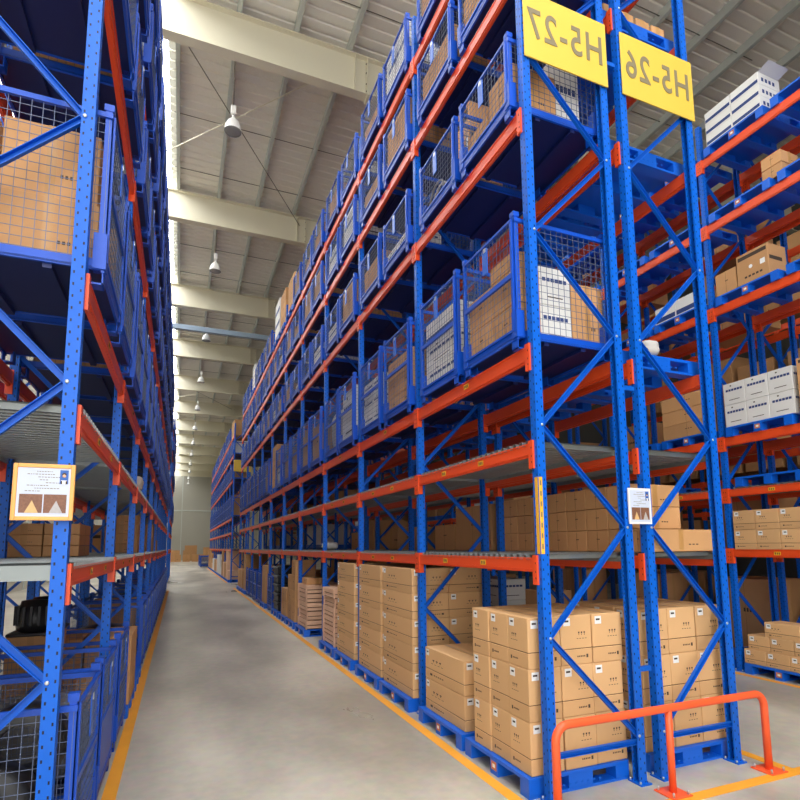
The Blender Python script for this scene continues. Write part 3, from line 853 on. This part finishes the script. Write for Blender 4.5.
def flcage(x, y, face, label, grp, full): return cage('floor', x, y, .002, face, label, grp, full)
for k, y in ((5,1.75),(6,1.75),(7,.65),(7,1.75),(8,.65)):
    flcage(XCA, Y0+BAY*k+y, -1, 'blue wire cage on the floor of the right rack, %s bay, %s' % (ORD[k], 'near half' if y < 1 else 'far half'), 'floor cages under the right rack', False)
    farbox(XCA, Y0+BAY*k+y, .12, .8, .76, .5, random.choice([GREYP, CARD2]))
for k, y in ((6,.65),(8,1.75),(9,.65),(9,1.75)):
    farbox(3.05, Y0+BAY*k+y, .15, .9, .9, random.choice([.8,1.2,1.5]))
    pallet(3.05, Y0+BAY*k+y, -.001, 'blue plastic pallet on the floor of the right rack, %s bay, %s half' % (ORD[k], 'near' if y < 1 else 'far'), st=False)
for k in range(10):
    for y in (.65, 1.75):
        h = random.choice([.5,.9,1.3,1.6]); farbox(3.02, Y0+BAY*(12+k)+y, .15, .9, .9, h, random.choice([CARD2,CARD2,WHITEC,CRATE]))
        pallet(3.05, Y0+BAY*(12+k)+y, -.001, 'blue plastic pallet in the distant block, %s bay, %s half' % (ORD[k], 'near' if y < 1 else 'far'), 'pallets in the distant block', False)

# ------------------------------------------------------------------ row behind (B): ground, shelves, pallets above
pallet(4.30, Y0+.11+.5, 0, 'blue plastic pallet under the carton stack right of the twin uprights')
stack33(3.80, Y0+.13, PH, 3, 3, 3, .345, .30, .405, 'on second pallet', group='cartons on the second pallet')
for i in range(2):
    farbox(4.28, Y0+1.75, .16, 1.0, .95, .7)
for j in range(7):
    for a in range(3):
        if True:
            carton(4.16, Y0+.20+.15+.31*j, LV[1]+.03+.212*a, .62, .30, .208, 'plain', 'brown carton on the inner rack shelf, %s layer, %s from the near end' % (('bottom','middle','top')[a], ORD[j]), 'cartons in the row on the inner shelf')
carton(4.27, Y0+.1, LV[1]+.03, .92, .13, .2, 'plain', 'long pale carton lying across the shelf end beside the upright', None)
for k in (1,2,3):
    carton(4.2, Y0+BAY*k+.7, LV[1]+.03, .8, 1.0, (.62,.4,.62)[k-1], 'plain', 'large brown carton on the inner shelf seen through the %s bay' % ORD[k], 'large cartons on the inner shelf')
    if k != 2: carton(4.2, Y0+BAY*k+1.8, LV[1]+.03, .6, .7, .4, 'plain', 'smaller brown carton on the inner shelf seen through the %s bay' % ORD[k], 'smaller cartons on the inner shelf')
for a in range(5):
    for j in range(3):
        carton(4.05, Y0+BAY+.28+.33*j, .16+.27*a, .4, .32, .266, 'white', 'small white carton behind the aisle stacks, %s up, %s from the near side' % (ORD[a], ORD[j]), 'small white cartons behind the aisle stacks')
for k in (2,3,4):
    for a in range(4):
        carton(4.2, Y0+BAY*k+.65, .16+.36*a, .9, .95, .355, 'plain', 'big brown carton behind the aisle stacks, %s bay, %s up' % (ORD[k], ORD[a]), 'big cartons behind the aisle stacks')
    for sd in (0,1): pallet(4.3, Y0+BAY*k+(.65,1.75)[sd], 0, 'blue plastic pallet on the floor of the inner rack, %s bay, %s half' % (ORD[k], SIDE[sd]), 'pallets on the inner rack floor', False)
    for a in range(4):
        carton(4.3, Y0+BAY*k+1.75, .16+.3*a, .8, .8, .296, 'plain', '%s carton behind the aisle stacks, far half of %s bay, %s up' % ('tan', ORD[k], ORD[a]), 'cartons behind the aisle stacks, far halves')
G = 'pallets high on the inner rack'
for li in (3,4,5,6):
    for k in range(0, 4):
        for sd in (0,1):
            if li == 3 and k > 1: continue
            yy = Y0+BAY*k+(.65,1.76)[sd]
            pallet(4.28, yy, LV[li]+.001, 'blue plastic pallet high on the inner rack, %s bay, level %s, %s' % (ORD[k], {3:'third',4:'fourth',5:'fifth',6:'sixth'}[li], SIDE[sd]), G, False)
            if (li, k, sd) == (3,0,0):
                sack(4.2, Y0+.25, LV[3]+.153, .2, .26, .17, 'clear plastic bag of dark parts lying on the pallet above the shelf', name='plastic_bag', cat='bag')
                sack(4.07, Y0+.22, LV[3]+.153, .15, .2, .08, 'small dark part beside the plastic bag on the high pallet', BLACK, 'machine_part', cat='machine part')
            elif li == 6 and k == 0:
                for i in range(3): carton(4.02+i*.28, yy-.3, LV[6]+.155, .26, .34, .3, 'plain', 'pale tan carton on the top pallet behind the signs, %s from the aisle, %s pallet' % (ORD[i], SIDE[sd]), 'cartons on the top inner pallets')
            elif li == 5 and k == 0 and sd == 0:
                for i in range(4): carton(3.95+i*.22, yy-.3, LV[5]+.155, .19, .34, .15, 'plain', 'small tan carton on the pallet below the yellow sign, %s from the left' % ORD[i], 'small cartons below the yellow sign')
            elif k > 0 and random.random() < .5:
                carton(4.25, yy, LV[li]+.155, .8, .8, .3, random.choice(['plain','white']), 'flat wide carton on inner rack pallet, %s bay, %s beam level, %s half' % (ORD[k], ORD[li-1], ('near','far')[sd]), 'wide cartons on inner rack pallets')

# ------------------------------------------------------------------ row C across the second aisle
G = 'pallets on the rack across the second aisle'
LVN = {0:'floor',1:'first shelf',2:'second shelf',3:'third level',4:'fourth level',5:'fifth level',6:'sixth level'}
for k in range(0, 3):
    for sd in (0,1):
        yy = Y0+BAY*k+(.62,1.76)[sd]
        for li in (0,3,4,5,6):
            pallet(8.46, yy, LV[li]+(.001 if li else 0), 'blue plastic pallet across the second aisle, %s bay, %s, %s half' % (ORD[k], LVN[li], ('near','far')[sd]), G, li in (0,3,4,5,6) and k < 2)
RCG = 'cartons across the second aisle'
yb = Y0+1.76
for i in range(3):
    carton(8.16, yb+.36-.34*i, PH, .34, .33, .21, 'lid', 'brown carton, bottom row of the floor pallet across the aisle, %s from the upright' % ORD[i], RCG)
for i in range(3):
    carton(8.18, yb+.30-.34*i, PH+.212, .34, .33, .21, 'lid', 'brown carton, second row of the floor pallet across the aisle, %s from the upright' % ORD[i], RCG)
carton(8.2, yb-.05, PH+.424, .36, .5, .21, 'lid', 'single brown carton topping the floor pallet across the second aisle', RCG)
carton(8.18, yb-.62-.45, PH, .34, .33, .21, 'lid', 'brown carton at the right edge on the floor across the second aisle', RCG)
for a in range(2):
    for i in range(4):
        carton(8.2, Y0+2.13-.36*i, LV[1]+.001+.30*a, .4, .35, .296, 'lid', 'brown carton on the first beam level across the aisle, %s row, %s from the upright' % (('lower','upper')[a], ORD[i]), RCG)
for a in range(2):
    for i in range(3):
        carton(8.16, yb+.34-.36*i, LV[3]+.155+.35*a, .36, .35, .345, 'white', 'white lettered carton across the second aisle, %s row, %s from the upright' % (('lower','upper')[a], ORD[i]), 'white lettered cartons across the second aisle')
for a in range(2): carton(8.2, Y0+.9, LV[3]+.155+.38*a, .5, .44, .375, 'band', 'strapped tan carton right of the white lettered cartons, %s one' % ('lower','upper')[a], RCG)
for a in range(3): carton(8.4, Y0+BAY+.62, LV[3]+.155+.25*a, .8, 1.0, .245, 'plain', 'long flat carton seen between the last two blue uprights, %s up' % ORD[a], RCG)
carton(8.2, yb-.12, LV[4]+.155, .42, .5, .5, 'band', 'tan carton with black band on the fourth level across the second aisle', RCG)
carton(8.2, yb+.34, LV[4]+.155, .38, .36, .38, 'plain', 'plain tan carton beside the black-banded one across the second aisle', RCG)
for i in range(2): carton(8.2, Y0+BAY+.9-.45*i, LV[4]+.155, .4, .44, .3, 'whiteblue', 'white and blue carton on the fourth level behind the last upright, %s one' % ('farther','nearer')[i], RCG)
for a in range(2): carton(8.25, yb-.5, LV[5]+.155+.2*a, .4, .3, .19, 'plain', 'small tan carton on the fifth level across the second aisle, %s one' % ('lower','upper')[a], RCG)
carton(8.5, yb+.1, LV[5]+.155, .8, .8, .08, 'plain', 'flat tan sheet carton on the fifth level pallet across the second aisle', RCG)
for a in range(3):
    for i in range(2):
        tc = carton(8.22, yb+.22-.47*i, LV[6]+.155+.2*a, .5, .46, .195, 'whiteblue', 'white and blue carton on the topmost right pallet, %s row, %s side' % (('bottom','middle','top')[a], ('far','near')[i]), 'white and blue cartons on the topmost right pallet')
fm = MB(); fm.bar((0,0,0), (.0,-.17,.05), .46, .004, WHITEC)
fl = kid('open_flap', fm.mesh('open_flap'), tc, (0, -.228, .197)); tag(fl, 'opened white top flap')
# back row D: large dark loads, a few cartons
for k in range(1, 4):
    for li in (0,1,3,4,5):
        carton(9.6, Y0+BAY*k+.7, LV[li]+.03, .8, 1.1, .9 if li else 1.3, 'plain', 'large brown carton in the rearmost rack, %s bay, %s' % (ORD[k], LVN[li]), 'large cartons in the rearmost rack')
RE = rack('blue and orange pallet rack farthest to the right, beyond the third aisle', 13.4, 1, Y0, 4, decks=(), detail=0, rear=False)
for k in range(4):
    for li in (0,1,2,3,4,5,6):
        for sd in (0,1): farbox(13.9, Y0+BAY*k+.65+1.1*sd, LV[li]+.15, .9, .95, random.choice([.6,.8,1.0]) if li not in (1,2) else .6)
for k in range(1, 4):
    for li in (2,):
        pallet(9.6, Y0+BAY*k+.65, LV[li]+.001, 'blue plastic pallet in the rearmost rack, %s bay, %s' % (ORD[k], LVN[li]), 'pallets in the rearmost rack', False)
        pallet(8.5, Y0+BAY*k+1.76 if li == 2 else Y0+BAY*k+.65+8*0, LV[2]+.03, 'blue plastic pallet on the decked shelf across the aisle, %s bay' % ORD[k], 'pallets on the decked shelf across the aisle', False) if li == 2 else None
carton(9.6, Y0+.9, .0, .8, 1.3, 1.55, 'plain', 'very large dark brown carton on the floor of the rearmost rack', None)
pallet(8.5, Y0+1.7, LV[2]+.03, 'blue plastic pallet on the decked shelf across the aisle, first bay', 'pallets on the decked shelf across the aisle', False)

# ------------------------------------------------------------------ left rack: floor level and shelves
def leftcage(y, label, full=True): flcage(XCZ, y, 1, label, 'floor cages under the left rack', full)
leftcage(Y0+.57, 'blue wire cage of dark parts on the floor at the bottom left corner')
leftcage(Y0+1.66, 'second blue wire cage on the floor of the left rack')
leftcage(Y0+BAY+.6, 'third blue wire cage on the floor, just past the second left upright')
m = MB(); m.box((-CD/2-.006, -CW/2+.04, .16), (-CD/2-.001, CW/2-.04, .62), CAGEB)
tag(kid('gate_sheet', m.mesh('gate_sheet'), bpy.data.objects[[o.name for o in COL.objects if o.get('label','').startswith('second blue wire cage')][0]]), 'solid blue sheet on the lower gate')
def tyre(x, y, z, R, r, label, ax='x', m=BLACK):
    b = MB(); b.lathe([(R*.55,-r),(R*.9,-r),(R,-r*.6),(R,r*.6),(R*.9,r),(R*.55,r),(R*.5,r*.3),(R*.5,-r*.3),(R*.55,-r)], (0,0,0), m, 24, ax, caps=False)
    return tag(link('rubber_wheel', b.mesh('wheel'), loc=(x,y,z)), label, 'wheel', 'dark wheels in the nearest floor cage')
tyre(-1.0, Y0+.35, .42, .3, .1, 'dark rubber wheel standing in the nearest left floor cage, lower one', 'y')
tyre(-.88, Y0+.62, .72, .26, .09, 'dark rubber wheel leaning high in the nearest left floor cage', 'y')
sack(-1.25, Y0+.6, .12, .45, .7, .8, 'dark wrapped castings in the nearest left floor cage', BLACK, 'casting', cat='casting')
sack(-1.0, Y0+1.66, .12, .7, .7, .7, 'dark grey machine parts in the second left floor cage', GREYP, 'machine_part', cat='machine part')
sack(-.78, Y0+BAY+.6, .12, .4, .7, .6, 'tan wrapped parts in the third left floor cage', CARD2, 'machine_part', cat='machine part')
def motor(x, y, z, label):
    e = tag(link('electric_motor', None, loc=(x,y,z)), label, 'motor')
    b = MB(); b.lathe([(.10,0),(.15,.02),(.16,.1),(.16,.24),(.13,.26),(.12,.3),(.03,.31)], (0,0,0), BLACK, 20)
    for i in range(16):
        t = 2*math.pi*i/16; b.cbox((.165*math.cos(t), .165*math.sin(t), .16), (.02,.02,.18), BLACK)
    kid('housing', b.mesh('housing'), e)
    c = MB(); c.bev((-.2,-.16,-.03),(.2,.16,.002), BLACK, .008); kid('base', c.mesh('base'), e)
    return e
# blue board bridging the cage tops with black motors on it
# items standing on pallet loads inside the left rear row
pallet(XY+.5, Y0+.65, 0, 'blue plastic pallet at the far left on the floor behind the left rack', st=False)
for a in range(4): carton(XY+.5, Y0+.65, PH+.3*a, .9, .95, .296, 'plain', 'brown carton on the floor behind the left rack, %s up' % ORD[a], 'brown cartons on the floor behind the left rack')
carton(-1.3, Y0+BAY+.6, .12, .4, .6, 1.0, 'plain', 'brown carton carrying the black motors in the left floor cage', None)
motor(-1.3, Y0+BAY+.42, 1.153, 'nearer black ribbed electric motor on the brown carton, below the left shelf')
motor(-1.28, Y0+BAY+.80, 1.153, 'farther black ribbed electric motor on the brown carton, below the left shelf')
motor(XY+.62+.0, Y0+.98+.05, PH+1.2+.032, 'black ribbed electric motor behind the first one, below the left shelf') if False else None
for a in range(3):
    for i in range(2):
        carton(-1.42+.32*i, 6.75, LV[1]+.03+.11*a, .31, .7, .107, 'plain', 'flat brown carton behind the framed notice, %s up, %s column' % (ORD[a], ('left','right')[i]), 'flat cartons behind the framed notice')
carton(-2.0, 15.9, LV[1]+.03, .5, .6, .66, 'band', 'tall tan carton on the back shelf seen past the left rack', None)
for a in range(4): carton(-1.0, 11.7, LV[1]+.03+.17*a, .55, .9, .167, 'plain', 'flat reddish-brown carton on the left shelf, fourth bay, %s up' % ORD[a], 'flat cartons on the left shelf, fourth bay')
for k in range(4, 9):
    for sd in (0,1):
        if random.random() < .7: farbox(XCZ, Y0+BAY*k+(.65,1.75)[sd], LV[1]+.028, .8, .8, random.choice([.3,.5,.65]))
sack(-.72, Y0+BAY*2+.9, LV[2]+.03, .3, .4, .26, 'pale paper bag at the edge of the left second shelf', mat('paper_bag',(190,180,170),.7), 'paper_bag', cat='bag')
sack(XY+.3, Y0+BAY+.2, LV[1]+.03, .3, .3, .35, 'white plastic bundle on the back shelf at the left', name='plastic_bundle', cat='bundle')
# cartons and cages along the left floor
pallet(XCZ+.04, Y0+BAY+1.76, 0, 'blue plastic pallet under the upright brown cartons of the left rack')
for i in range(2): carton(XCZ+.3-.5*i, Y0+BAY+1.72, PH, .48, .9, .78, 'plain', 'tall brown carton on the left rack floor pallet, %s one' % ('aisle side','inner')[i], None)
pallet(XCZ+.04, Y0+BAY*2+.65, 0, 'blue plastic pallet under the black goods of the left rack')
sack(XCZ+.05, Y0+BAY*2+.65, PH, .85, .9, .75, 'black wrapped load on the left floor, third bay', BLACK, 'wrapped_load', cat='wrapped load')
for k in range(2, 10):
    for sd in (0,1):
        if (k, sd) == (2, 0): continue
        flcage(XCZ, Y0+BAY*k+(.65,1.75)[sd], 1, 'blue wire cage on the left rack floor, %s bay, %s of two' % (ORD[k], SIDE[sd]), 'floor cages under the left rack', False)
        farbox(XCZ, Y0+BAY*k+(.65,1.75)[sd], .12, .8, .8, random.choice([.4,.6,.9]), random.choice([GREYP, CARD2, BLACK]))
# right A second-bay shelf things
sack(2.95, Y0+BAY*3+.6, LV[1]+.03, .3, .5, .18, 'white bundle of parts on the right shelf, fourth bay', name='parts_bundle', cat='bundle')
for k in range(3, 10):
    for li in (0,1,2,3,4,5,6):
        for sd in (0,1):
            for xx in (4.27, 8.5, 9.6):
                if xx == 4.27 and (li in (1,) and k < 5 or li == 0 and k < 5 or li > 2 and k < 4): continue
                if xx == 9.6 and k < 4 and li in (0,1,3,4,5): continue
                if random.random() < .2: continue
                pz = LV[li]+(.03 if li in (1,2) else .002)
                FAR.box((xx-.45, Y0+BAY*k+.15+1.1*sd, pz), (xx+.45, Y0+BAY*k+1.15+1.1*sd, pz+.13), PALB)
                farbox(xx, Y0+BAY*k+.65+1.1*sd, pz+.13, .85, .9, random.choice([.3,.45,.6]) if li in (1,2) else random.choice([.4,.7,1.0]), random.choice([CARD2,CARD2,CARD2,WHITEC]))
tag(link('distant_cartons', FAR.mesh('distant_cartons')), 'many mixed cartons and loads in the distant and inner rack positions', 'cartons', kind='stuff')

# ------------------------------------------------------------------ far end of the aisle
for i in range(6):
    cage('floor', 2.5, 60+1.25*i, .002, -1, 'blue cage on the floor at the far end of the aisle, %s one' % ORD[i], 'blue cages at the far end of the aisle', False)
gx = [(-1.6,89,2.6,1.6),(1.5,89,1.7,2.3),(4.2,90,1.8,2.0)]
for i, (x, y, w, h) in enumerate(gx):
    carton(x, y, 0, w, 1.0, h, 'plain', 'big brown crate-like carton by the end wall, %s of the row' % ORD[i], 'brown loads by the end wall')
for i in range(7):
    for a in range(2):
        if a and i % 3 == 1: continue
        w_ = random.uniform(.9,1.5)
        carton(-3.2+1.35*i, 84.2+.3*(i%2), 1.0*a if a else 0, w_ if not a else w_*.7, .9, random.uniform(.3,.7) if a else 1.0, 'plain', 'brown goods box before the end wall, %s from the left, %s row' % (ORD[i], ('lower','upper')[a]), 'brown goods boxes before the end wall')

# ------------------------------------------------------------------ signs and notices
def text_mesh(txt, size, ext=.0015):
    cu = bpy.data.curves.new('t', 'FONT'); cu.body = txt; cu.size = size; cu.align_x = 'CENTER'; cu.align_y = 'CENTER'; cu.extrude = ext
    cu.space_character = 1.12; cu.offset = .004
    o = bpy.data.objects.new('t', cu); COL.objects.link(o)
    bpy.context.view_layer.update()
    me = bpy.data.meshes.new_from_object(o.evaluated_get(bpy.context.evaluated_depsgraph_get()))
    bpy.data.objects.remove(o)
    for v in me.vertices:
        x, y, z = v.co; v.co = (-x, -.001-z-ext, y)      # the photograph shows the lettering mirrored
    me.flip_normals() if False else None
    me.materials.clear(); me.materials.append(GREY_T)
    return me
def sign(x0, x1, y, z0, z1, txt, label, size=.36):
    m = MB(); w = (x1-x0)/2; h = (z1-z0)/2
    m.bev((-w,0,-h),(w,.012,h), YELLOW, .002)
    o = tag(link('rack_sign', m.mesh('sign'), loc=((x0+x1)/2, y, (z0+z1)/2)), label, 'sign')
    if txt:
        t = kid('lettering', text_mesh(txt, size), o, (0, -.0005, 0)); tag(t, 'grey lettering')
        t.scale = (.86, 1, 1.16)
    return o
sign(XA+.02, XA+DEP-.01, Y0-.062, 6.28, 6.95, 'H5-27', 'yellow sign with mirrored grey H5-27 across the right rack end')
sign(3.80, 4.76, Y0-.062, 6.28, 6.95, 'H5-26', 'yellow sign with mirrored grey H5-26 across the inner rack end')
sign(XA+.02, XA+DEP-.01, Y0+12*BAY-.062, 6.28, 6.95, '5', 'small yellow sign on the distant rack block', .5)
def notice(x0, x1, y, z0, z1, label, fr):
    w, h = (x1-x0)/2, (z1-z0)/2
    m = MB()
    b = .011
    if fr: 
        for s in (-1,1):
            m.bev((s*w-(b*2 if s>0 else 0), 0, -h), (s*w+(b*2 if s<0 else 0), .02, h), WOODF, .003)
            m.bev((-w+b*2, .001, s*h-(b*2 if s>0 else 0)), (w-b*2, .019, s*h+(b*2 if s<0 else 0)), WOODF, .003)
    m.box((-w+.004,.0064,-h+.004),(w-.004,.0185,h-.004), WOODF if fr else LABEL)
    o = tag(link('framed_notice', m.mesh('notice_frame'), loc=((x0+x1)/2, y, (z0+z1)/2)), label, 'notice')
    p = MB(); k = .86; p.box((-w*k, .0055, -h*k), (w*k, .0062, h*k), PAPER)
    pr_ = kid('paper', p.mesh('paper'), o)
    t = MB()
    random.seed(3)
    for r, (x_a, x_b) in enumerate([(-.25,.25),(-.55,.35),(-.2,.55),(-.15,.1),(.05,.6),(-.55,.1),(-.3,.5),(-.6,-.1)]):
        z = h*(.72-.1*r); x = x_a*w
        while x < x_b*w:
            l = random.uniform(.004,.014); t.box((x,.0052,z),(x+l,.006,z+.004), GREY_T); x += l+.004
    tag(kid('printed_lines', t.mesh('printed_lines'), pr_), 'small grey printed lines')
    q = MB()
    px, pz, pw, ph = w*.5, h*.3, w*.28, h*.5
    q.box((px,.0045,pz),(px+pw,.006,pz+ph), PBLUE)
    q.lathe([(.001,-.001),(pw*.22,-.0009),(pw*.22,0)], (px+pw*.5,.0045,pz+ph*.58), SKIN, 14, 'y')
    q.lathe([(.001,-.0005),(pw*.27,-.0004),(pw*.27,0)], (px+pw*.5,.0045,pz+ph*.68), INK, 14, 'y')
    q.box((px+pw*.12,.0035,pz),(px+pw*.88,.0044,pz+ph*.26), LABEL); q.box((px+pw*.12,.003,pz),(px+pw*.3,.0036,pz+ph*.22), INK); q.box((px+pw*.7,.003,pz),(px+pw*.88,.0036,pz+ph*.22), INK)
    tag(kid('portrait_photo', q.mesh('portrait'), pr_), 'portrait of a dark-haired person on blue')
    for i in range(2):
        g = MB(); a = -w*.76+i*w*.78; b2 = a+w*.74
        g.box((a,.0045,-h*.74),(b2,.006,-h*.08), PH1)
        n = len(g.v); g.v += [(a+.25*(b2-a),.004,-h*.74),(b2-.15*(b2-a),.004,-h*.74),(a+.55*(b2-a),.004,-h*.3)]; g.face([n,n+1,n+2], PH2 if i == 0 else PH3)
        tag(kid('printed_photo', g.mesh('printed_photo'), pr_), 'small printed photo of racks')
    return o
notice(-.875, -.575, Y0-.075, 2.115, 2.435, 'orange-framed notice with portrait and photos on the left rack end', True)
notice(3.565, 3.825, Y0-.072, 2.12, 2.44, 'white notice with a portrait fixed across the twin right uprights', False)

# ------------------------------------------------------------------ orange barrier
def barrier():
    e = tag(link('tube_barrier', None, loc=(2.56, 3.43, 0)), 'orange tubular steel barrier in front of the right rack end', 'barrier')
    R = .031; W = 2.22; H = .645; rr = .11
    pts = [(0,0,.012)]
    for i in range(9):
        t = math.pi/2*i/8; pts.append((rr-rr*math.cos(t), 0, H-rr+rr*math.sin(t)))
    for i in range(9):
        t = math.pi/2*i/8; pts.append((W-rr+rr*math.sin(t), 0, H-rr+rr*math.cos(t)))
    pts.append((W,0,.012))
    m = MB(); m.tube(pts, R, BARR, 18); kid('rail', m.mesh('rail'), e)
    m = MB(); m.tube([(0,0,.012),(0,0,H-.01)], .028, BARR, 16); kid('middle_leg', m.mesh('leg'), e, (1.10,0,0))
    m = MB(); m.bev((-.1,-.1,0),(.1,.1,.012), BARR, .003)
    pm = m.mesh('foot')
    b = MB(); b.lathe([(.009,0),(.009,.03),(.006,.034)], (0,0,.011), STEEL, 8); bm = b.mesh('bolt')
    for x in (0, 1.10, W):
        p = kid('foot_plate', pm, e, (x,0,.001))
        for sx in (-1,1):
            for sy in (-1,1): tag(kid('bolt', bm, p, (sx*.075, sy*.075, 0)), 'grey anchor bolt')
barrier()

# ------------------------------------------------------------------ light
w = bpy.data.worlds.new('daylight'); sc.world = w; w.use_nodes = True
bg = w.node_tree.nodes['Background']; bg.inputs[0].default_value = (.98, .985, 1, 1); bg.inputs[1].default_value = 3.2
def area(name, loc, rot, sx, sy, power, col=(1,1,1)):
    l = bpy.data.lights.new(name, 'AREA'); l.shape = 'RECTANGLE'; l.size = sx; l.size_y = sy; l.energy = power; l.color = col
    o = bpy.data.objects.new(name, l); COL.objects.link(o); o.location = loc; o.rotation_euler = rot; return o
# daylight through the dock doors behind the viewer
area('dock_daylight', (-.5, -8.5, 7.5), (math.radians(97), 0, 0), 11, 11, 350, (1,.98,.94))

# ------------------------------------------------------------------ camera (fitted)
f, px, py, yaw, pit, roll, h = 546.64, 406.3, 479.85, .3908, .1200, -.0092, 1.955
fw = Vector((math.sin(yaw)*math.cos(pit), math.cos(yaw)*math.cos(pit), math.sin(pit)))
r = Vector((math.cos(yaw), -math.sin(yaw), 0)); u = r.cross(fw)
r2 = r*math.cos(roll)+u*math.sin(roll); u2 = -r*math.sin(roll)+u*math.cos(roll)
cd = bpy.data.cameras.new('camera'); cam = bpy.data.objects.new('camera', cd); COL.objects.link(cam)
cd.sensor_fit = 'HORIZONTAL'; cd.sensor_width = 36; cd.lens = f*36/800
cd.shift_x = -(px-400)/800; cd.shift_y = (py-400)/800
cd.clip_end = 300; cd.clip_start = .05
M = Matrix((r2, u2, -fw)).transposed().to_4x4(); M.translation = (0, 0, h)
cam.matrix_world = M
sc.camera = cam
print('cartons', NC[0], 'objects', len(sc.objects))
